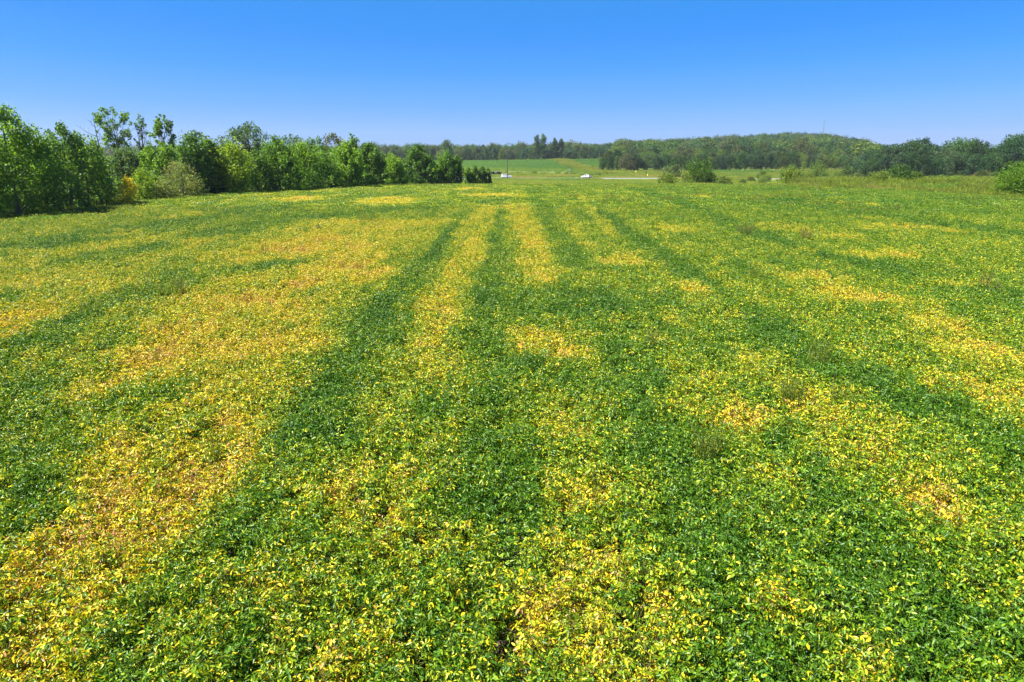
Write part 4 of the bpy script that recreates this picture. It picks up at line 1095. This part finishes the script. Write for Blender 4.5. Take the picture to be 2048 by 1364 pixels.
def make_car(name, label, kind, x, y, rz, group=None, paint=None):
    paint = paint or m_carwhite
    root = bpy.data.objects.new(name, None); COL.objects.link(root); root.location = (x, y, float(ground_z(x, y)) + .27 + (BANK if abs(float(road_d(x, y))) < 4 else -.2)); root.rotation_euler.z = rz
    tag(root, label, 'suv' if kind == 'suv' else 'car', group)
    low, up = car_profile(kind); W_ = 1.9 if kind == 'suv' else 1.78
    z0 = up[0][1]; z1 = max(q[1] for q in up)
    link('body', extrude(low, W_).mesh('body', paint, False), root)
    link('cabin', extrude(up, W_ * .93, W_ * .76, (z0, z1)).mesh('cabin', paint, False), root)
    # glass panes set into the cabin sides
    xa, xb = up[0][0], up[-1][0]; ta, tb = up[2][0], up[-3][0]
    for s in (-1, 1):
        for (b0, b1, t0, t1) in ((xa + .35, -.95, ta + .1, -.95), (-.85, .05, -.85, .05), (.15, xb - .22, .15, tb + .12)):
            q = MB(); yl = s * (W_ * .465 + .004); yh = s * (W_ * .40 + .004)
            V = [(b0, yl, z0 + .0), (b1, yl, z0 + .0), (t1, yh, z1 - .09), (t0, yh, z1 - .09)]
            V2 = [(a, b2 + s * .012, c) for a, b2, c in V]
            q.add(V + V2, [[0, 1, 2, 3], [4, 5, 6, 7], [0, 1, 5, 4], [1, 2, 6, 5], [2, 3, 7, 6], [3, 0, 4, 7]])
            link('window', q.mesh('window', m_glass, False), root)
    q = MB(); x0w, x1w = xb + .02, tb + .1
    V = [(x0w, -W_ * .40, z0 + .05), (x0w, W_ * .40, z0 + .05), (x1w + .03, W_ * .35, z1 - .08), (x1w + .03, -W_ * .35, z1 - .08)]
    q.add(V + [(a + .03, b2, c + .02) for a, b2, c in V], [[0, 1, 2, 3], [4, 5, 6, 7], [0, 1, 5, 4], [1, 2, 6, 5], [2, 3, 7, 6], [3, 0, 4, 7]])
    link('windscreen', q.mesh('windscreen', m_glass, False), root)
    q = MB(); V = [(xa - .02, -W_ * .38, z0 + .1), (xa - .02, W_ * .38, z0 + .1), (up[1][0] - .02, W_ * .35, z1 - .16), (up[1][0] - .02, -W_ * .35, z1 - .16)]
    q.add(V + [(a - .03, b2, c) for a, b2, c in V], [[0, 1, 2, 3], [4, 5, 6, 7], [0, 1, 5, 4], [1, 2, 6, 5], [2, 3, 7, 6], [3, 0, 4, 7]])
    link('rear_window', q.mesh('rear_window', m_glass, False), root)
    rw = .36 if kind == 'suv' else .32
    for ax_ in (-1.42, 1.42):
        for s in (-1, 1):
            b_ = MB(); yy = s * (W_ / 2 - .10); th = np.linspace(0, 2 * np.pi, 17)[:-1]
            prof = [(rw * .62, -.11), (rw, -.09), (rw, .09), (rw * .62, .11)]
            V = [(math.cos(t_) * r_, o2, math.sin(t_) * r_) for r_, o2 in prof for t_ in th]
            F = [[a * 16 + i, a * 16 + (i + 1) % 16, (a + 1) * 16 + (i + 1) % 16, (a + 1) * 16 + i] for a in range(3) for i in range(16)]
            b_.add(V, F); wh = link('wheel', b_.mesh('wheel', m_rubber, False, True), root, (ax_, yy, rw))
            b_ = MB(); V = [(math.cos(t_) * rw * .64, s * .105, math.sin(t_) * rw * .64) for t_ in th] + [(0, s * .085, 0)]
            b_.add(V, [[i, (i + 1) % 16, 16] for i in range(16)]); link('rim', b_.mesh('rim', m_rim, False), wh)
            wa = MB(); 
    for s in (-1, 1):
        link('headlight', box_mesh('headlight', (low[-3][0] - .06, s * W_ * .36, low[-3][1] - .02), (.2, .34, .16), m_lamp), root)
        link('tail_light', box_mesh('tail_light', (low[1][0] + .04, s * W_ * .42, low[2][1] - .08), (.12, .18, .34), m_tail), root)
        link('door_mirror', box_mesh('door_mirror', (xb - .28, s * (W_ / 2 + .08), z0 + .06), (.14, .2, .14), paint), root)
    link('bumper', box_mesh('bumper', (low[-2][0] - .05, 0, .42), (.2, W_ * .86, .2), m_dark), root)
    link('rear_bumper', box_mesh('rear_bumper', (low[0][0] - .02, 0, .42), (.2, W_ * .86, .2), m_dark), root)
    link('sill', box_mesh('sill', (0, 0, .32), (2.0, W_ * .97, .12), m_dark), root)
    return root
def on_road(px):
    Y = 300.
    for _ in range(20):
        X_ = col_x(px, Y); Y = float(np.interp(X_, rx_, ry_))
    return col_x(px, Y), Y
x, y = on_road(1013)
make_car('suv_car', 'white sport utility car driving right behind the utility pole', 'suv', x, y - 1.8, math.atan2(-9, 60) * .4)
x, y = on_road(1174)
make_car('compact_car', 'white compact car driving left along the road', 'compact', x, y + 1.6, R(180) + math.atan2(-9, 60) - .55)
# parked vehicles glimpsed behind the last hedgerow trees
for i, (px, Y, rz, lab) in enumerate(((850, 250, .3, 'white parked car glimpsed behind the dark oval tree'), (874, 255, .1, 'white parked car glimpsed left of the last two trees'),
                                      (899, 258, .0, 'white parked car glimpsed between the last two trees'), (921, 262, -.1, 'white parked car glimpsed right of the last narrow tree'))):
    make_car('parked_car', lab, 'suv' if i % 2 else 'compact', col_x(px, Y), Y, rz, 'white cars parked behind the end of the hedgerow')

# ---------------------------------------------------------------- utility pole
Yp = 292.; xp = col_x(1014.5, Yp); zp = float(ground_z(xp, Yp))
hp = at_depth(1014, 299, Yp)[2] - zp
root = bpy.data.objects.new('utility_pole', None); COL.objects.link(root); root.location = (xp, Yp, zp)
tag(root, 'tall dark wooden utility pole standing in front of the white car', 'utility pole')
b_ = MB(); tube(b_, np.array([[0, 0, -.5], [0, 0, hp * .5], [0.02, 0, hp]]), [.2, .17, .13], 10); link('pole', b_.mesh('pole', m_pole, False, True), root)
link('crossarm', box_mesh('crossarm', (0, -.16, hp - .6), (2.2, .1, .12), m_pole), root)
for dx in (-1., -.45, .45, 1.):
    b_ = MB(); tube(b_, np.array([[dx, -.16, hp - .54], [dx, -.16, hp - .46], [dx, -.16, hp - .36]]), [.045, .06, .02], 8); link('insulator', b_.mesh('insulator', m_insul, False), root)

# ---------------------------------------------------------------- road furniture
def sign_post(name, label, px, Y, ptop, parts, cat):
    x = col_x(px, Y); z = float(ground_z(x, Y)); h = at_depth(px, ptop, Y)[2] - z
    r = bpy.data.objects.new(name, None); COL.objects.link(r); r.location = (x, Y, z); tag(r, label, cat)
    parts(r, h); return r
def street_sign(r, h):
    b_ = MB(); tube(b_, np.array([[0, 0, 0], [0, 0, h]]), .05, 8); link('post', b_.mesh('post', m_steel, False), r)
    link('sign_panel', box_mesh('sign_panel', (0, -.07, h - .1), (1.0, .03, .34), m_signblue), r)
    link('sign_panel', box_mesh('sign_panel', (0.02, -.07, h - .62), (.62, .03, .5), m_signblue), r)
sign_post('road_sign', 'thin grey post with blue grey sign panels left of the white car', 1141.5, 282., 338.5, street_sign, 'road sign')
def marker(r, h):
    b_ = MB(); tube(b_, np.array([[0, 0, 0], [0, 0, h]]), .06, 8); link('post', b_.mesh('post', m_steel, False), r)
    b_ = MB(); tube(b_, np.array([[0, 0, h - 1.15], [0, 0, h - 1.1], [0, 0, h - .05], [0, 0, h]]), [.1, .2, .2, .1], 10); link('marker_sleeve', b_.mesh('marker_sleeve', m_signyel, False), r)
sign_post('marker_post', 'bright yellow marker post at the far road edge', 1297.5, 300., 348, marker, 'marker post')
sign_post('marker_post', 'small pale yellow marker post farther back by the middle wood', 1274, 345., 341.5, marker, 'marker post')
def thin_post(r, h):
    b_ = MB(); tube(b_, np.array([[0, 0, 0], [0, 0, h]]), .09, 8); link('post', b_.mesh('post', m_pole, False), r)
    link('cap', box_mesh('cap', (0, 0, h + .04), (.24, .24, .08), m_steel), r)
sign_post('fence_post', 'thin dark wooden post beside the yellow marker', 1295, 318., 341, thin_post, 'post')
# dark low wagon beyond the road, left of the pole
Yw = 372.
for j, (px, wl, lab) in enumerate(((983.5, 2.7, 'shorter dark covered wagon beyond the road, left of its pair'), (995, 3.1, 'longer dark covered wagon beyond the road, right of its pair'))):
    x = col_x(px, Yw); z = float(ground_z(x, Yw)) + .6; r = bpy.data.objects.new('farm_wagon', None); COL.objects.link(r); r.location = (x, Yw, z - .3)
    tag(r, lab, 'wagon', 'two dark covered wagons beyond the road')
    link('deck', box_mesh('deck', (0, 0, .55), (wl, 1.9, .16), m_dark), r)
    b_ = MB()
    prof = [(-wl / 2, .64), (wl / 2, .64), (wl / 2, 1.35), (wl / 2 - .15, 1.55), (-wl / 2 + .15, 1.5 + .1 * j), (-wl / 2, 1.3)]
    kq = len(prof); V = [(a, -.92, c) for a, c in prof] + [(a, .92, c) for a, c in prof]
    F4 = [[i, (i + 1) % kq, kq + (i + 1) % kq, kq + i] for i in range(kq)]
    b_.add(V, F4); b_.f.append(np.array([list(range(kq))[::-1]])); b_.f.append(np.array([list(range(kq, 2 * kq))])); b_.mi += [np.zeros(1), np.zeros(1)]
    for kk in b_.fa: b_.fa[kk].append(np.zeros(2))
    link('cover', b_.mesh('cover', m_tarp, False), r)
    for ax_ in (-wl * .32, wl * .32):
        for s in (-1, 1):
            b_ = MB(); th = np.linspace(0, 6.283, 13)[:-1]
            V = [(ax_ + math.cos(t_) * .3, s * .85 + o2, .3 + math.sin(t_) * .3) for o2 in (-.1, .1) for t_ in th]
            b_.add(V, [[i, (i + 1) % 12, 12 + (i + 1) % 12, 12 + i] for i in range(12)])
            b_.f += [np.array([list(range(12))]), np.array([list(range(12, 24))])]; b_.mi += [np.zeros(1), np.zeros(1)]
            for kk in b_.fa: b_.fa[kk].append(np.zeros(2))
            link('wheel', b_.mesh('wheel', m_rubber, False), r)

# ---------------------------------------------------------------- radio mast on the hill
Ym = 1330.; xm = col_x(1641.5, Ym); zm = float(ground_z(xm, Ym)); hm = at_depth(1641.5, 241, Ym)[2] - zm
root = bpy.data.objects.new('radio_mast', None); COL.objects.link(root); root.location = (xm, Ym, zm)
tag(root, 'slender lattice radio mast on top of the wooded hill', 'radio mast')
b_ = MB(); rad_ = .75
for i in range(3):
    a = i * 2.094; tube(b_, np.array([[math.cos(a) * rad_, math.sin(a) * rad_, 0], [math.cos(a) * rad_ * .6, math.sin(a) * rad_ * .6, hm]]), .09, 4)
zz = 0
while zz < hm - 2:
    s = rad_ * (1 - .4 * zz / hm)
    for i in range(3):
        a, a2 = i * 2.094, (i + 1) * 2.094
        tube(b_, np.array([[math.cos(a) * s, math.sin(a) * s, zz], [math.cos(a2) * s, math.sin(a2) * s, zz + 2]]), .05, 3)
    zz += 2
link('lattice', b_.mesh('lattice', m_mast, False), root)
for tp in (256.5, 262.5, 268):
    za = at_depth(1641.5, tp, Ym)[2] - zm
    b_ = MB()
    for i in range(3):
        a = i * 2.094 + .3; box(b_, (math.cos(a) * 1.3, math.sin(a) * 1.3, za), (.5, .5, 2.4), 0, a)
        tube(b_, np.array([[0, 0, za], [math.cos(a) * 1.3, math.sin(a) * 1.3, za]]), .08, 4)
    link('antenna', b_.mesh('antenna', m_mast, False), root)
b_ = MB(); tube(b_, np.array([[0, 0, hm - 2], [0, 0, hm + 3]]), [.15, .05], 5); link('whip', b_.mesh('whip', m_mast, False), root)

# ---------------------------------------------------------------- bird
xb_, yb_, zb_ = at_depth(1799, 74, 150.)
b_ = MB(); th = np.linspace(0, 6.283, 9)[:-1]
prof = [(-.22, .01), (-.15, .035), (0, .055), (.12, .045), (.17, .035), (.21, .02), (.24, .004)]
V = [(x_, math.cos(t_) * r_, math.sin(t_) * r_) for x_, r_ in prof for t_ in th]
b_.add(V, [[a * 8 + i, a * 8 + (i + 1) % 8, (a + 1) * 8 + (i + 1) % 8, (a + 1) * 8 + i] for a in range(6) for i in range(8)])
bird = link('bird', b_.mesh('bird', m_bird, False, True), None, (xb_, yb_, zb_)); bird.rotation_euler.z = R(75)
tag(bird, 'tiny dark bird gliding high in the sky at right', 'bird')
for s in (-1, 1):
    q = MB(); V = [(.08, s * .03, .03), (.10, s * .22, .08), (.02, s * .45, .05), (-.05, s * .24, .07), (-.08, s * .03, .02)]
    q.add(V + [(a, c, d - .012) for a, c, d in V], [[0, 1, 6, 5], [1, 2, 7, 6], [2, 3, 8, 7], [3, 4, 9, 8], [0, 1, 3, 4], [5, 6, 8, 9]]); link('wing', q.mesh('wing', m_bird, False), bird)
q = MB(); q.add([(-.2, -.02, 0), (-.2, .02, 0), (-.34, .06, .01), (-.34, -.06, .01), (-.2, 0, .015), (-.34, 0, .02)], [[0, 1, 2, 3], [0, 4, 5, 3], [1, 4, 5, 2]]); link('tail', q.mesh('tail', m_bird, False), bird)

# ---------------------------------------------------------------- thin summer haze
hz = box_mesh('haze', (0, 900, 38), (9000, 4000, 100), None)
hz.materials.clear()
m_hz, n, o = new_mat('haze_air')
v = n.nodes.new('ShaderNodeVolumePrincipled'); v.inputs['Color'].default_value = (.80, .88, 1, 1); v.inputs['Density'].default_value = .00009; v.inputs['Anisotropy'].default_value = .3
L(n, v.outputs[0], o.inputs['Volume']); hz.materials.append(m_hz)
tag(link('haze', hz), kind='stuff')
